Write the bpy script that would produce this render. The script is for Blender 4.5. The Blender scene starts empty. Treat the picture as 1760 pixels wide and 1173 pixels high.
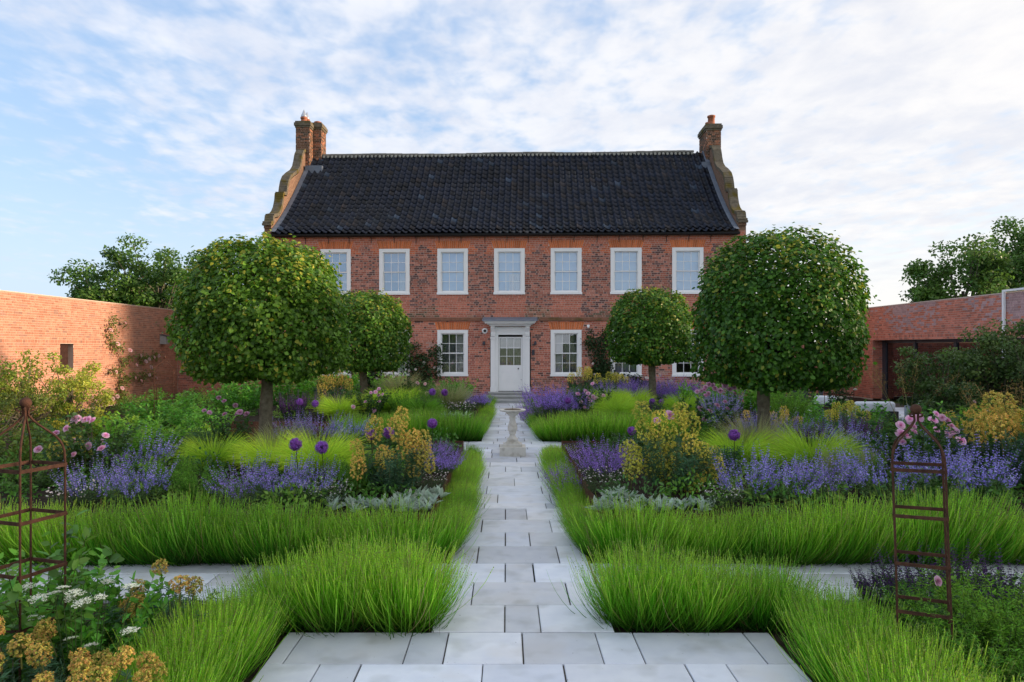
import bpy, math, random
import numpy as np
from mathutils import Matrix, Vector

# ------------------------------------------------------------------ camera, sky, sun, exposure
F, VX, VY, EYE = 1200.0, 870.0, 597.0, 2.12          # focal length and vanishing point, eye height
scene = bpy.context.scene
COL = scene.collection
cd = bpy.data.cameras.new('camera'); cam = bpy.data.objects.new('camera', cd); COL.objects.link(cam)
cam.location = (0, 0, EYE); cam.rotation_euler = (math.pi/2, 0, 0)
cd.sensor_width = 36; cd.lens = 36*F/1760
cd.shift_x = (880-VX)/1760; cd.shift_y = (VY-586.5)/1760
cd.clip_start = 0.05; cd.clip_end = 3000
scene.camera = cam

SUN_EL, SUN_AZ = 7.5, 1.5                              # degrees; azimuth from +X towards +Y
sun_dir = Vector((math.cos(math.radians(SUN_EL))*math.cos(math.radians(SUN_AZ)),
                  math.cos(math.radians(SUN_EL))*math.sin(math.radians(SUN_AZ)), math.sin(math.radians(SUN_EL))))
world = bpy.data.worlds.new('World'); scene.world = world; world.use_nodes = True
SKY_STR = 0.15
def build_world():
    nt = world.node_tree; nt.nodes.clear(); N = nt.nodes.new; L = nt.links.new
    out = N('ShaderNodeOutputWorld'); bg = N('ShaderNodeBackground'); bg.inputs[1].default_value = SKY_STR
    L(bg.outputs[0], out.inputs[0])
    sky = N('ShaderNodeTexSky'); sky.sky_type = 'NISHITA'; sky.sun_disc = False
    sky.sun_elevation = math.radians(SUN_EL); sky.sun_rotation = math.radians(90-SUN_AZ)
    sky.air_density = 1.0; sky.dust_density = 1.2; sky.ozone_density = 1.6
    tc = N('ShaderNodeTexCoord'); sep = N('ShaderNodeSeparateXYZ'); L(tc.outputs['Generated'], sep.inputs[0])
    def M(op, a, b=None, c=None, clamp=False):
        n = N('ShaderNodeMath'); n.operation = op; n.use_clamp = clamp
        for i, v in enumerate((a, b, c)):
            if v is None: continue
            if isinstance(v, (int, float)): n.inputs[i].default_value = v
            else: L(v, n.inputs[i])
        return n.outputs[0]
    up = M('MAXIMUM', sep.outputs[2], 0.0)
    den = M('ADD', up, 0.10)
    cx = M('DIVIDE', sep.outputs[0], den); cy = M('DIVIDE', sep.outputs[1], den)
    def noise(sx, sy, off, detail, rough, dist=0.0):
        cb = N('ShaderNodeCombineXYZ'); L(M('MULTIPLY', cx, sx), cb.inputs[0]); L(M('MULTIPLY', cy, sy), cb.inputs[1]); cb.inputs[2].default_value = off
        n = N('ShaderNodeTexNoise'); n.inputs['Scale'].default_value = 1; n.inputs['Detail'].default_value = detail
        n.inputs['Roughness'].default_value = rough; n.inputs['Distortion'].default_value = dist
        L(cb.outputs[0], n.inputs['Vector']); return n.outputs['Fac']
    big = noise(0.55, 0.42, 3.1, 3, 0.5)
    puff = noise(11.0, 8.0, 7.7, 3, 0.5, 0.15)
    streak = noise(2.6, 3.0, 1.3, 4, 0.55, 0.2)
    def ramp(v, lo, hi):
        n = N('ShaderNodeMapRange'); n.interpolation_type = 'SMOOTHSTEP'; L(v, n.inputs[0]); n.inputs[1].default_value = lo; n.inputs[2].default_value = hi
        return n.outputs[0]
    side = ramp(M('ADD', M('SUBTRACT', sep.outputs[0], M('MULTIPLY', sep.outputs[1], 0.25)), M('MULTIPLY', up, 0.75)), -0.80, 0.30)     # thicker towards the sun; added overhead and behind the camera to lift the light
    cover = M('ADD', M('MULTIPLY', side, 0.62), M('MULTIPLY', M('SUBTRACT', big, 0.5), 1.7))
    f = M('ADD', M('MULTIPLY', puff, 0.70), M('MULTIPLY', streak, 0.50))
    f = M('ADD', f, M('MULTIPLY', cover, 0.55))
    mask = ramp(f, 0.58, 0.98)
    lowfade = ramp(sep.outputs[2], 0.02, 0.16)
    mask = M('MULTIPLY', mask, M('ADD', M('MULTIPLY', lowfade, 0.75), 0.25))
    # pale band of haze near the horizon
    haze = M('SUBTRACT', 1.0, ramp(sep.outputs[2], -0.05, 0.30))
    dotn = N('ShaderNodeVectorMath'); dotn.operation = 'DOT_PRODUCT'; L(tc.outputs['Generated'], dotn.inputs[0]); dotn.inputs[1].default_value = sun_dir
    sunny = ramp(dotn.outputs['Value'], -0.6, 0.95)
    def mix(fac, a, b, typ='MIX'):
        n = N('ShaderNodeMix'); n.data_type = 'RGBA'; n.blend_type = typ
        if isinstance(fac, (int, float)): n.inputs[0].default_value = fac
        else: L(fac, n.inputs[0])
        for i, v in ((6, a), (7, b)):
            if isinstance(v, tuple): n.inputs[i].default_value = (*v, 1)
            else: L(v, n.inputs[i])
        return n.outputs[2]
    blue = mix(0.75, mix(1.0, sky.outputs[0], (2.0, 2.0, 2.0), 'MULTIPLY'), (1.42, 1.95, 2.95))
    hazec = mix(sunny, (2.5, 3.05, 3.75), (4.4, 4.0, 3.45))
    c = mix(M('MULTIPLY', haze, 0.92), blue, hazec)
    lump = ramp(noise(4.0, 3.3, 21.4, 5, 0.6, 0.2), 0.28, 0.70)
    cloudc = mix(lump, mix(sunny, (2.55, 2.8, 3.35), (3.05, 3.05, 3.2)), mix(sunny, (3.2, 3.35, 3.7), (3.75, 3.6, 3.45)))
    c = mix(M('MULTIPLY', mask, 0.92), c, cloudc)
    L(c, bg.inputs[0])
build_world()
sd = bpy.data.lights.new('sun', 'SUN'); sd.energy = 3.5; sd.angle = math.radians(5.0); sd.color = (1.0, 0.76, 0.54)
sun = bpy.data.objects.new('sun', sd); COL.objects.link(sun); sun.location = (60, 20, 30)
sun.rotation_euler = sun_dir.to_track_quat('Z', 'Y').to_euler()
vs = scene.view_settings; vs.view_transform = 'Standard'; vs.look = 'None'; vs.exposure = 0.93; vs.gamma = 1.0; vs.use_curve_mapping = False
scene.render.engine = 'CYCLES'
scene.cycles.max_bounces = 6; scene.cycles.diffuse_bounces = 3; scene.cycles.glossy_bounces = 3
scene.cycles.transparent_max_bounces = 8; scene.cycles.transmission_bounces = 4
scene.cycles.use_denoising = True

# ------------------------------------------------------------------ helpers
def gx(px, Y): return (px-VX)/F*Y
def gz(py, Y): return EYE-(py-VY)/F*Y
rng = np.random.default_rng(11); random.seed(5)
def tag(o, label=None, cat=None, group=None, kind=None):
    for k, v in (('label', label), ('category', cat), ('group', group), ('kind', kind)):
        if v: o[k] = v
    return o
def empty(name, loc=(0, 0, 0), rz=0.0, parent=None):
    o = bpy.data.objects.new(name, None); COL.objects.link(o); o.location = loc; o.rotation_euler = (0, 0, rz)
    o.empty_display_size = 0.1; o.parent = parent
    return o
def link(name, me, parent=None, loc=(0, 0, 0), rz=0.0, scale=None):
    o = bpy.data.objects.new(name, me); COL.objects.link(o); o.location = loc; o.rotation_euler = (0, 0, rz); o.parent = parent
    if scale is not None: o.scale = scale
    return o

SOFT = []                                              # materials whose meshes are always smooth shaded
class MB:
    """collects vertices, faces, colours; builds one mesh"""
    def __init__(s): s.V = []; s.Fq = []; s.C = []; s.n = 0
    def add(s, V, faces, col=None, mat=0):
        V = np.asarray(V, float).reshape(-1, 3)
        faces = np.asarray(faces, int)
        s.V.append(V); s.Fq.append((faces+s.n, mat))
        if col is None: col = (0.8, 0.8, 0.8)
        col = np.asarray(col, float)
        if col.ndim == 1: col = np.tile(col, (len(V), 1))
        s.C.append(col); s.n += len(V); return s
    def box(s, a, b, col=None, mat=0):
        x0, y0, z0 = a; x1, y1, z1 = b
        V = [(x0,y0,z0),(x1,y0,z0),(x1,y1,z0),(x0,y1,z0),(x0,y0,z1),(x1,y0,z1),(x1,y1,z1),(x0,y1,z1)]
        return s.add(V, [(0,3,2,1),(4,5,6,7),(0,1,5,4),(1,2,6,5),(2,3,7,6),(3,0,4,7)], col, mat)
    def tube(s, pts, rad, n=8, col=None, mat=0, cap=True):
        pts = np.asarray(pts, float); k = len(pts)
        rad = np.full(k, rad) if np.isscalar(rad) else np.asarray(rad, float)
        t = np.gradient(pts, axis=0); t /= np.linalg.norm(t, axis=1)[:, None]+1e-9
        ref = np.array((0, 0, 1.0)) if abs(t[:, 2]).mean() < 0.8 else np.array((1.0, 0, 0))
        a = np.cross(t, ref); a /= np.linalg.norm(a, axis=1)[:, None]+1e-9
        b = np.cross(t, a)
        ang = np.linspace(0, 2*np.pi, n, endpoint=False)
        V = pts[:, None]+rad[:, None, None]*(np.cos(ang)[None, :, None]*a[:, None]+np.sin(ang)[None, :, None]*b[:, None])
        i = np.arange(k-1)[:, None]*n; j = np.arange(n)[None]; j2 = (j+1) % n
        Fq = np.stack([i+j, i+j2, i+n+j2, i+n+j], -1).reshape(-1, 4)
        s.add(V.reshape(-1, 3), Fq, col, mat)
        if cap:
            for ring, cen in ((0, pts[0]), (k-1, pts[-1])):
                base = s.n-k*n if ring == 0 else None
            for r_ in (0, k-1):
                W = np.vstack([V[r_], pts[r_][None]]); q = np.array([(m, (m+1) % n, n) for m in range(n)])
                s.add(W, q, col, mat)
        return s
    def lathe(s, prof, c=(0, 0, 0), n=24, col=None, mat=0):
        prof = np.asarray(prof, float); k = len(prof); ang = np.linspace(0, 2*np.pi, n, endpoint=False)
        V = np.stack([prof[:, 0:1]*np.cos(ang), prof[:, 0:1]*np.sin(ang), np.repeat(prof[:, 1:2], n, 1)], -1)+np.asarray(c)
        i = np.arange(k-1)[:, None]*n; j = np.arange(n)[None]; j2 = (j+1) % n
        return s.add(V.reshape(-1, 3), np.stack([i+j, i+j2, i+n+j2, i+n+j], -1).reshape(-1, 4), col, mat)
    def prism(s, poly, axis, a, b, col=None, mat=0):
        """polygon (2-D, the two other axes in order) extruded along axis from a to b"""
        poly = list(poly); k = len(poly)
        def p(q, h): return (h, q[0], q[1]) if axis == 0 else (q[0], h, q[1]) if axis == 1 else (q[0], q[1], h)
        V = [p(q, a) for q in poly]+[p(q, b) for q in poly]
        s.add(V, [(i, (i+1) % k, k+(i+1) % k, k+i) for i in range(k)], col, mat)
        base = s.n-2*k
        s.Fq.append((np.array([list(range(k))])+base, mat)); s.Fq.append((np.array([list(range(k, 2*k))[::-1]])+base, mat)); return s
    def mesh(s, name, mats, smooth=False):
        me = bpy.data.meshes.new(name)
        V = np.concatenate(s.V); me.vertices.add(len(V)); me.vertices.foreach_set('co', V.ravel())
        loops = []; starts = []; tot = []; mi = []; pos = 0
        for fa, m in s.Fq:
            k = fa.shape[1]; loops.append(fa.ravel()); starts.append(pos+np.arange(len(fa))*k); tot.append(np.full(len(fa), k)); mi.append(np.full(len(fa), m)); pos += fa.size
        loops = np.concatenate(loops); starts = np.concatenate(starts); tot = np.concatenate(tot); mi = np.concatenate(mi)
        me.loops.add(len(loops)); me.loops.foreach_set('vertex_index', loops.astype(np.int32))
        me.polygons.add(len(starts)); me.polygons.foreach_set('loop_start', starts.astype(np.int32)); me.polygons.foreach_set('loop_total', tot.astype(np.int32))
        for m in (mats if isinstance(mats, (list, tuple)) else [mats]): me.materials.append(m)
        me.polygons.foreach_set('material_index', mi.astype(np.int32))
        soft = smooth or me.materials[0] in SOFT
        me.polygons.foreach_set('use_smooth', np.full(len(starts), bool(soft)))
        ca = me.color_attributes.new('Col', 'FLOAT_COLOR', 'POINT')
        C = np.concatenate(s.C); ca.data.foreach_set('color', np.hstack([C, np.ones((len(C), 1))]).ravel())
        me.update(calc_edges=True); me.validate()
        return me
    def build(s, name, mats, parent=None, loc=(0, 0, 0), rz=0.0, smooth=False):
        return link(name, s.mesh(name, mats, smooth), parent, loc, rz)

def unit(v): return v/(np.linalg.norm(v, axis=-1, keepdims=True)+1e-9)
def frames(d, n):
    y = unit(d); x = unit(np.cross(y, n)); z = np.cross(x, y)
    return np.stack([x, y, z], -1)
def inst(mb, TV, TF, R, S, T, col, mat=0):
    """many transformed copies of a small template: R (N,3,3) S (N,) or (N,3) T (N,3) col (N,3)"""
    TV = np.asarray(TV, float); TF = np.asarray(TF, int); N = len(T); k = len(TV)
    S = np.asarray(S, float); S = S[:, None]*np.ones(3) if S.ndim == 1 else S
    P = TV[None]*S[:, None, :]
    V = np.einsum('nij,nkj->nki', R, P)+T[:, None]
    Fq = TF[None]+(np.arange(N)*k)[:, None, None]
    mb.add(V.reshape(-1, 3), Fq.reshape(-1, TF.shape[1]), np.repeat(col, k, 0), mat)
LEAF_V = [(0,0,0),(-.30,.30,.10),(-.24,.70,.08),(0,1,0),(.24,.70,.08),(.30,.30,.10)]
LEAF_F = [(0,3,2,1),(0,5,4,3)]
PETAL_V = [(-.25,0,0),(.25,0,0),(.5,.6,.12),(-.5,.6,.12),(.3,1,.0),(-.3,1,.0)]
PETAL_F = [(0,1,2,3),(3,2,4,5)]
BIT_V = [(-.5,-.3,0),(.5,-.3,0),(.35,.7,.2),(-.35,.7,.2)]
BIT_F = [(0,1,2,3)]
def curves(base, az, th0, th1, L, S=4):
    """centre lines of N stems: tilt from vertical goes th0 -> th1; returns (N,S+1,3)"""
    t = (np.arange(S)+.5)/S
    th = th0[:, None]+(th1-th0)[:, None]*t[None]
    step = (L/S)[:, None]
    d = np.stack([np.sin(th)*np.cos(az)[:, None], np.sin(th)*np.sin(az)[:, None], np.cos(th)], -1)*step[..., None]
    return np.concatenate([base[:, None], base[:, None]+np.cumsum(d, 1)], 1)
def at(CL, t):
    """points and tangents at parameter t (N,M) along CL"""
    S = CL.shape[1]-1; q = np.clip(t*S, 0, S-1e-4); i = q.astype(int); f = (q-i)[..., None]
    r = np.arange(len(CL))[:, None]
    a = CL[r, i]; b = CL[r, i+1]
    return a+(b-a)*f, unit(b-a)
def ribbon(mb, CL, w, c0, c1, prof=None, mat=0, r=rng):
    N, K, _ = CL.shape
    t = np.gradient(CL, axis=1); t = unit(t)
    rv = unit(r.normal(size=(N, 1, 3))*np.array((1, 1, .35)))
    sd_ = unit(np.cross(t, np.broadcast_to(rv, t.shape)))
    pr = np.linspace(1, .25, K) if prof is None else np.asarray(prof, float)
    wv = sd_*(w[:, None, None]*pr[None, :, None]*.5)
    V = np.stack([CL-wv, CL+wv], 2)                       # N,K,2,3
    i = np.arange(K-1); q = np.stack([2*i, 2*i+1, 2*i+3, 2*i+2], -1)
    Fq = q[None]+(np.arange(N)*2*K)[:, None, None]
    tt = np.linspace(0, 1, K)[None, :, None, None]
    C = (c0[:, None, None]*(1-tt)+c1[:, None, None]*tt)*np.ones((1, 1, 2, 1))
    mb.add(V.reshape(-1, 3), Fq.reshape(-1, 4), C.reshape(-1, 3), mat)
def vary(col, N, r, v=.25, hue=.12):
    c = np.asarray(col, float)[None]*(1+v*(r.random((N, 1))*2-1))
    return np.clip(c*(1+hue*(r.random((N, 3))*2-1)), 0.001, 1)

# ------------------------------------------------------------------ materials
def new_mat(name):
    m = bpy.data.materials.new(name); m.use_nodes = True
    nt = m.node_tree; b = nt.nodes['Principled BSDF']; return m, nt, b
def mat_leaf(name, transl=.35, rough=.5, spec=.35):
    m, nt, b = new_mat(name); L = nt.links.new
    a = nt.nodes.new('ShaderNodeAttribute'); a.attribute_name = 'Col'
    b.inputs['Roughness'].default_value = rough; b.inputs['Specular IOR Level'].default_value = spec
    tr = nt.nodes.new('ShaderNodeBsdfTranslucent'); mx = nt.nodes.new('ShaderNodeMixShader'); mx.inputs[0].default_value = transl
    oi = nt.nodes.new('ShaderNodeObjectInfo'); hs = nt.nodes.new('ShaderNodeHueSaturation'); mv = nt.nodes.new('ShaderNodeMapRange'); mh = nt.nodes.new('ShaderNodeMapRange')
    L(oi.outputs['Random'], mv.inputs[0]); mv.inputs[3].default_value = .82; mv.inputs[4].default_value = 1.18; L(oi.outputs['Random'], mh.inputs[0]); mh.inputs[3].default_value = .512; mh.inputs[4].default_value = .488
    L(mv.outputs[0], hs.inputs['Value']); L(mh.outputs[0], hs.inputs['Hue']); L(a.outputs['Color'], hs.inputs['Color'])
    L(hs.outputs[0], b.inputs['Base Color']); L(hs.outputs[0], tr.inputs[0])
    L(b.outputs[0], mx.inputs[1]); L(tr.outputs[0], mx.inputs[2]); L(mx.outputs[0], nt.nodes['Material Output'].inputs[0])
    return m
def mat_noise(name, c1, c2, scale=5.0, rough=.7, spec=.3, bump=.0, metal=0.0, detail=6, bscale=None, objrand=0.0, source=None, c3=None, scale3=1.0):
    """two-tone noise colour, optional attribute/object colour source, fine relief"""
    m, nt, b = new_mat(name); L = nt.links.new; N = nt.nodes.new
    tc = N('ShaderNodeTexCoord'); no = N('ShaderNodeTexNoise'); no.inputs['Scale'].default_value = scale; no.inputs['Detail'].default_value = detail
    geo = N('ShaderNodeNewGeometry'); L(geo.outputs['Position'], no.inputs['Vector'])
    rp = N('ShaderNodeMapRange'); L(no.outputs['Fac'], rp.inputs[0]); rp.inputs[1].default_value = .3; rp.inputs[2].default_value = .7
    mx = N('ShaderNodeMix'); mx.data_type = 'RGBA'; L(rp.outputs[0], mx.inputs[0])
    mx.inputs[6].default_value = (*c1, 1); mx.inputs[7].default_value = (*c2, 1); col = mx.outputs[2]
    if c3 is not None:
        n3 = N('ShaderNodeTexNoise'); n3.inputs['Scale'].default_value = scale3; n3.inputs['Detail'].default_value = 5; L(geo.outputs['Position'], n3.inputs['Vector'])
        r3 = N('ShaderNodeMapRange'); L(n3.outputs['Fac'], r3.inputs[0]); r3.inputs[1].default_value = .52; r3.inputs[2].default_value = .66
        m3 = N('ShaderNodeMix'); m3.data_type = 'RGBA'; L(r3.outputs[0], m3.inputs[0]); L(col, m3.inputs[6]); m3.inputs[7].default_value = (*c3, 1); col = m3.outputs[2]
    if source:
        if source == 'attr': a = N('ShaderNodeAttribute'); a.attribute_name = 'Col'; o = a.outputs['Color']
        else: a = N('ShaderNodeObjectInfo'); o = a.outputs['Color']
        mu = N('ShaderNodeMix'); mu.data_type = 'RGBA'; mu.blend_type = 'MULTIPLY'; mu.inputs[0].default_value = 1; L(o, mu.inputs[6]); L(col, mu.inputs[7]); col = mu.outputs[2]
    if objrand:
        oi = N('ShaderNodeObjectInfo'); hs = N('ShaderNodeHueSaturation'); mr = N('ShaderNodeMapRange'); L(oi.outputs['Random'], mr.inputs[0]); mr.inputs[3].default_value = 1-objrand; mr.inputs[4].default_value = 1+objrand
        L(mr.outputs[0], hs.inputs['Value']); L(col, hs.inputs['Color']); col = hs.outputs[0]
        ml = N('ShaderNodeMath'); ml.operation = 'MULTIPLY'; L(oi.outputs['Random'], ml.inputs[0]); ml.inputs[1].default_value = 7.31; fr = N('ShaderNodeMath'); fr.operation = 'FRACT'; L(ml.outputs[0], fr.inputs[0])
        wm = N('ShaderNodeMix'); wm.data_type = 'RGBA'; wm.blend_type = 'MULTIPLY'; L(fr.outputs[0], wm.inputs[0]); L(col, wm.inputs[6]); wm.inputs[7].default_value = (1.0, .965, .91, 1); col = wm.outputs[2]
    L(col, b.inputs['Base Color']); b.inputs['Roughness'].default_value = rough; b.inputs['Specular IOR Level'].default_value = spec; b.inputs['Metallic'].default_value = metal
    if bump:
        n2 = N('ShaderNodeTexNoise'); n2.inputs['Scale'].default_value = bscale or scale*6; n2.inputs['Detail'].default_value = 4; L(geo.outputs['Position'], n2.inputs['Vector'])
        bp = N('ShaderNodeBump'); bp.inputs['Strength'].default_value = bump; bp.inputs['Distance'].default_value = .01; L(n2.outputs['Fac'], bp.inputs['Height']); L(bp.outputs[0], b.inputs['Normal'])
    return m
M_leaf = mat_leaf('leaf_green', .42, .45, .35)
M_blade = mat_leaf('blade_green', .45, .5, .25)
M_petal = mat_leaf('petal', .45, .6, .2)
SOFT += [M_leaf, M_blade, M_petal]
M_bark = mat_noise('bark', (.10,.085,.06), (.21,.19,.14), 14, .9, .1, .6, bscale=60)
M_soil = mat_noise('soil', (.022,.016,.012), (.05,.038,.028), 9, .95, .1, .8, bscale=50)
M_field = mat_noise('field_grass', (.05,.085,.02), (.08,.12,.03), .3, .9, .1)
M_slab = mat_noise('sandstone_slab', (.60,.645,.735), (.70,.74,.81), 5.0, .48, .45, .12, bscale=160, objrand=.21, c3=(.63,.65,.69), scale3=1.6)
def add_specks(m, scale, lo, hi, dark):
    nt = m.node_tree; b_ = nt.nodes['Principled BSDF']; src = b_.inputs['Base Color'].links[0].from_socket; N = nt.nodes.new; L = nt.links.new
    geo = N('ShaderNodeNewGeometry'); col = src
    for sc, l_, h_, d_ in ((scale, lo, hi, dark), (scale*.11, .52, .72, .80)):
        no = N('ShaderNodeTexNoise'); no.inputs['Scale'].default_value = sc; no.inputs['Detail'].default_value = 2; L(geo.outputs['Position'], no.inputs['Vector'])
        mr = N('ShaderNodeMapRange'); L(no.outputs['Fac'], mr.inputs[0]); mr.inputs[1].default_value = l_; mr.inputs[2].default_value = h_
        mx = N('ShaderNodeMix'); mx.data_type = 'RGBA'; mx.blend_type = 'MULTIPLY'; L(mr.outputs[0], mx.inputs[0]); L(col, mx.inputs[6]); mx.inputs[7].default_value = (d_, d_, d_*.97, 1); col = mx.outputs[2]
    L(col, b_.inputs['Base Color'])
add_specks(M_slab, 34, .72, .78, .45)
M_joint = mat_noise('joint_sand', (.06,.052,.045), (.12,.10,.085), 40, .95, .1)
M_brick = mat_noise('brick_attr', (1.05,1.05,1.05), (1.55,1.5,1.46), 30, .85, .2, .25, bscale=140, source='attr')
M_brick1 = mat_noise('brick_object', (1.05,1.05,1.05), (1.55,1.5,1.46), 30, .85, .2, .25, bscale=140, source='obj')
M_mortar = mat_noise('mortar', (.54,.42,.36), (.63,.51,.44), 12, .95, .1)
M_mortar2 = mat_noise('mortar_pale', (.56,.42,.33), (.64,.50,.40), 12, .95, .1)
M_white = mat_noise('white_paint', (.84,.86,.86), (.88,.89,.89), 3, .45, .4)
M_stone = mat_noise('pale_stone', (.58,.555,.50), (.68,.655,.60), 9, .8, .2, .3, c3=(.46,.43,.37), scale3=6)
M_step = mat_noise('step_stone', (.36,.37,.36), (.46,.47,.46), 4, .8, .2, .2)
M_coping = mat_noise('lichen_coping', (.11,.095,.07), (.20,.17,.125), 8, .95, .1, .5, c3=(.13,.10,.025), scale3=2.2)
M_tile = mat_noise('black_pantile', (.7,.7,.7), (1.3,1.3,1.3), 20, .45, .28, .1, source='attr')
M_tile1 = mat_noise('black_pantile_object', (.7,.7,.7), (1.3,1.3,1.3), 20, .45, .28, .1, source='obj')
M_lead = mat_noise('lead', (.12,.15,.20), (.17,.20,.25), 5, .5, .4)
M_black = mat_noise('black_iron', (.010,.010,.011), (.016,.016,.017), 10, .5, .4)
M_ridge = mat_noise('ridge_tile', (.10,.095,.085), (.17,.165,.145), 6, .8, .2)
M_pale = mat_noise('pale_mortar', (.26,.26,.23), (.36,.35,.31), 12, .9, .1)
M_terra = mat_noise('terracotta', (.36,.13,.07), (.44,.18,.11), 6, .8, .2)
M_galv = mat_noise('galvanised', (.45,.46,.48), (.6,.6,.62), 8, .35, .5, metal=.8)
M_rust = mat_noise('rusty_iron', (.045,.022,.015), (.115,.052,.032), 26, .85, .2, .4, bscale=150)
M_corten = mat_noise('corten', (.07,.032,.02), (.14,.06,.035), 6, .85, .2)
M_cushion = mat_noise('pale_cushion', (.62,.66,.72), (.70,.73,.78), 6, .9, .1, .2)
M_cushion2 = mat_noise('grey_cushion', (.30,.33,.37), (.37,.40,.44), 6, .9, .1, .2)
M_dark = mat_noise('dark_rattan', (.018,.02,.026), (.04,.042,.05), 30, .6, .3)
M_frame = mat_noise('dark_frame', (.03,.032,.045), (.05,.052,.065), 5, .45, .4)
M_blind_sky = mat_noise('blind_or_sky_panel', (.44,.68,.97), (.50,.74,.98), 2, .9, .1)  # blue of the reflected sky is put into the blind colour
M_sky_panel = mat_noise('sky_reflection_panel', (.16,.28,.52), (.20,.34,.60), 1.2, .9, .1)  # sky reflection painted as colour on a panel behind bare panes
M_curtain = mat_noise('curtain', (.70,.72,.76), (.78,.80,.83), 3, .9, .1)
M_netting = mat_noise('door_curtain', (.42,.43,.36), (.52,.52,.44), 6, .9, .1)
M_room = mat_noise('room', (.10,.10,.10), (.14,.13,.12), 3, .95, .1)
M_birdbox = mat_noise('grey_wood', (.30,.29,.28), (.38,.37,.36), 12, .8, .2)
def mat_glass(name, f0=.12, tint=(1, 1, 1), refl=(1, 1, 1)):
    m, nt, b = new_mat(name); N = nt.nodes.new; L = nt.links.new
    g = N('ShaderNodeBsdfGlossy'); g.inputs['Roughness'].default_value = .01; g.inputs[0].default_value = (*refl, 1); t = N('ShaderNodeBsdfTransparent'); t.inputs[0].default_value = (*[.92*c for c in tint], 1)
    lw = N('ShaderNodeFresnel'); lw.inputs['IOR'].default_value = 1.5; mr = N('ShaderNodeMapRange'); L(lw.outputs[0], mr.inputs[0]); mr.inputs[1].default_value = .04; mr.inputs[3].default_value = f0
    mx = N('ShaderNodeMixShader'); L(mr.outputs[0], mx.inputs[0]); L(t.outputs[0], mx.inputs[1]); L(g.outputs[0], mx.inputs[2]); L(mx.outputs[0], nt.nodes['Material Output'].inputs[0])
    return m
M_glass = mat_glass('window_glass', .34, refl=(.72, .86, 1))
M_glass_wing = mat_glass('wing_glass', .06, (.5, .5, .5), (.22, .22, .24))
M_glass_low = mat_glass('ground_window_glass', .22)

# ------------------------------------------------------------------ ground, beds and paving
def quad_plane(name, x0, x1, y0, y1, z, mat, n=1):
    mb = MB(); mb.add([(x0,y0,z),(x1,y0,z),(x1,y1,z),(x0,y1,z)], [(0,1,2,3)]); o = mb.build(name, mat); tag(o, kind='structure'); return o
quad_plane('ground', -900, 900, -900, 900, -.06, M_field)
# garden soil as an uneven sheet
def soil_sheet(name, x0, x1, y0, y1, z, amp, n):
    xs = np.linspace(x0, x1, n); ys = np.linspace(y0, y1, n); X, Yv = np.meshgrid(xs, ys)
    Z = z+amp*(rng.random(X.shape)-.5); i = np.arange(n-1); a = (i[:, None]*n+i[None]).ravel()
    mb = MB(); mb.add(np.stack([X, Yv, Z], -1).reshape(-1, 3), np.stack([a, a+1, a+n+1, a+n], -1)); o = mb.build(name, M_soil); tag(o, kind='structure'); return o
soil_sheet('soil', -14.5, 15.0, 0.3, 31, -.035, .025, 90)

PC = .125                                             # centre of the main path
XL, XR = -.56, .81                                    # its edges
SLAB = 0
def slab(parent, x0, x1, y0, y1, top=0.0):
    j = .0052; c = .005
    x0 += j+rng.uniform(-.002,.002); x1 -= j+rng.uniform(-.002,.002); y0 += j*.7; y1 -= j*.7; z = top+rng.uniform(-.0025, .0015)
    mb = MB()
    V = [(x0,y0,top-.04),(x1,y0,top-.04),(x1,y1,top-.04),(x0,y1,top-.04),(x0,y0,z-c),(x1,y0,z-c),(x1,y1,z-c),(x0,y1,z-c),
         (x0+c,y0+c,z),(x1-c,y0+c,z),(x1-c,y1-c,z),(x0+c,y1-c,z)]
    V = np.array(V); cen = np.array(((x0+x1)/2, (y0+y1)/2, top))
    mb.add(V-cen, [(0,1,5,4),(1,2,6,5),(2,3,7,6),(3,0,4,7),(4,5,9,8),(5,6,10,9),(6,7,11,10),(7,4,8,11),(8,9,10,11)])
    o = mb.build('slab', M_slab, parent, tuple(cen)); return o
def bed_sheet(name, x0, x1, y0, y1):
    return quad_plane(name, x0, x1, y0, y1, -.018, M_joint)
def course(parent, y0, y1, x0, x1, joints):
    xs = [x0]+[j for j in joints if x0+.08 < j < x1-.08]+[x1]
    for a, b in zip(xs[:-1], xs[1:]): slab(parent, a, b, y0, y1)
def rand_joints(x0, x1):
    x = x0+rng.uniform(.1, .8); out = []
    while x < x1: out.append(x); x += rng.choice([.28, .56, .56, .84, .84])
    return out
main = bed_sheet('main_path', XL, XR, 5.2, 26.4)
rows = [5.2, 5.74, 6.30, 6.857, 7.44, 8.0, 8.59, 9.18, 9.49, 10.1, 10.67, 11.3, 11.89, 12.4, 12.88]
for i, (a, b) in enumerate(zip(rows[:-1], rows[1:])):
    course(main, a, b, XL, XR, [[-.01, .26], [-.29, .53]][i % 2] if i not in (8, 10) else [[-.12, .62], [.13]][i == 10])
y = 15.7; i = 0
while y < 24.6:
    d = rng.choice([.56, .56, .56, .28]); course(main, y, min(y+d, 24.6), XL, XR, [[-.2, .42], [-.02, .3], [.13]][i % 3]); y += d; i += 1
near = bed_sheet('near_path', -1.62, 1.95, .3, 5.19)
ys = [5.19, 4.676, 4.12, 3.56, 3.0, 2.44, 1.88, 1.32, .76]
J = {0: [-1.50, -.695, -.425, .117, .659, .936, 1.755], 1: [-1.245, -.97, -.156, .382, 1.195, 1.47]}
for i, (b, a) in enumerate(zip(ys[:-1], ys[1:])): course(near, a, b, -1.62, 1.95, J.get(i) or rand_joints(-1.62, 1.95))
crossn = bed_sheet('front_cross_path', -7.3, 7.5, 5.86, 6.85)
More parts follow.
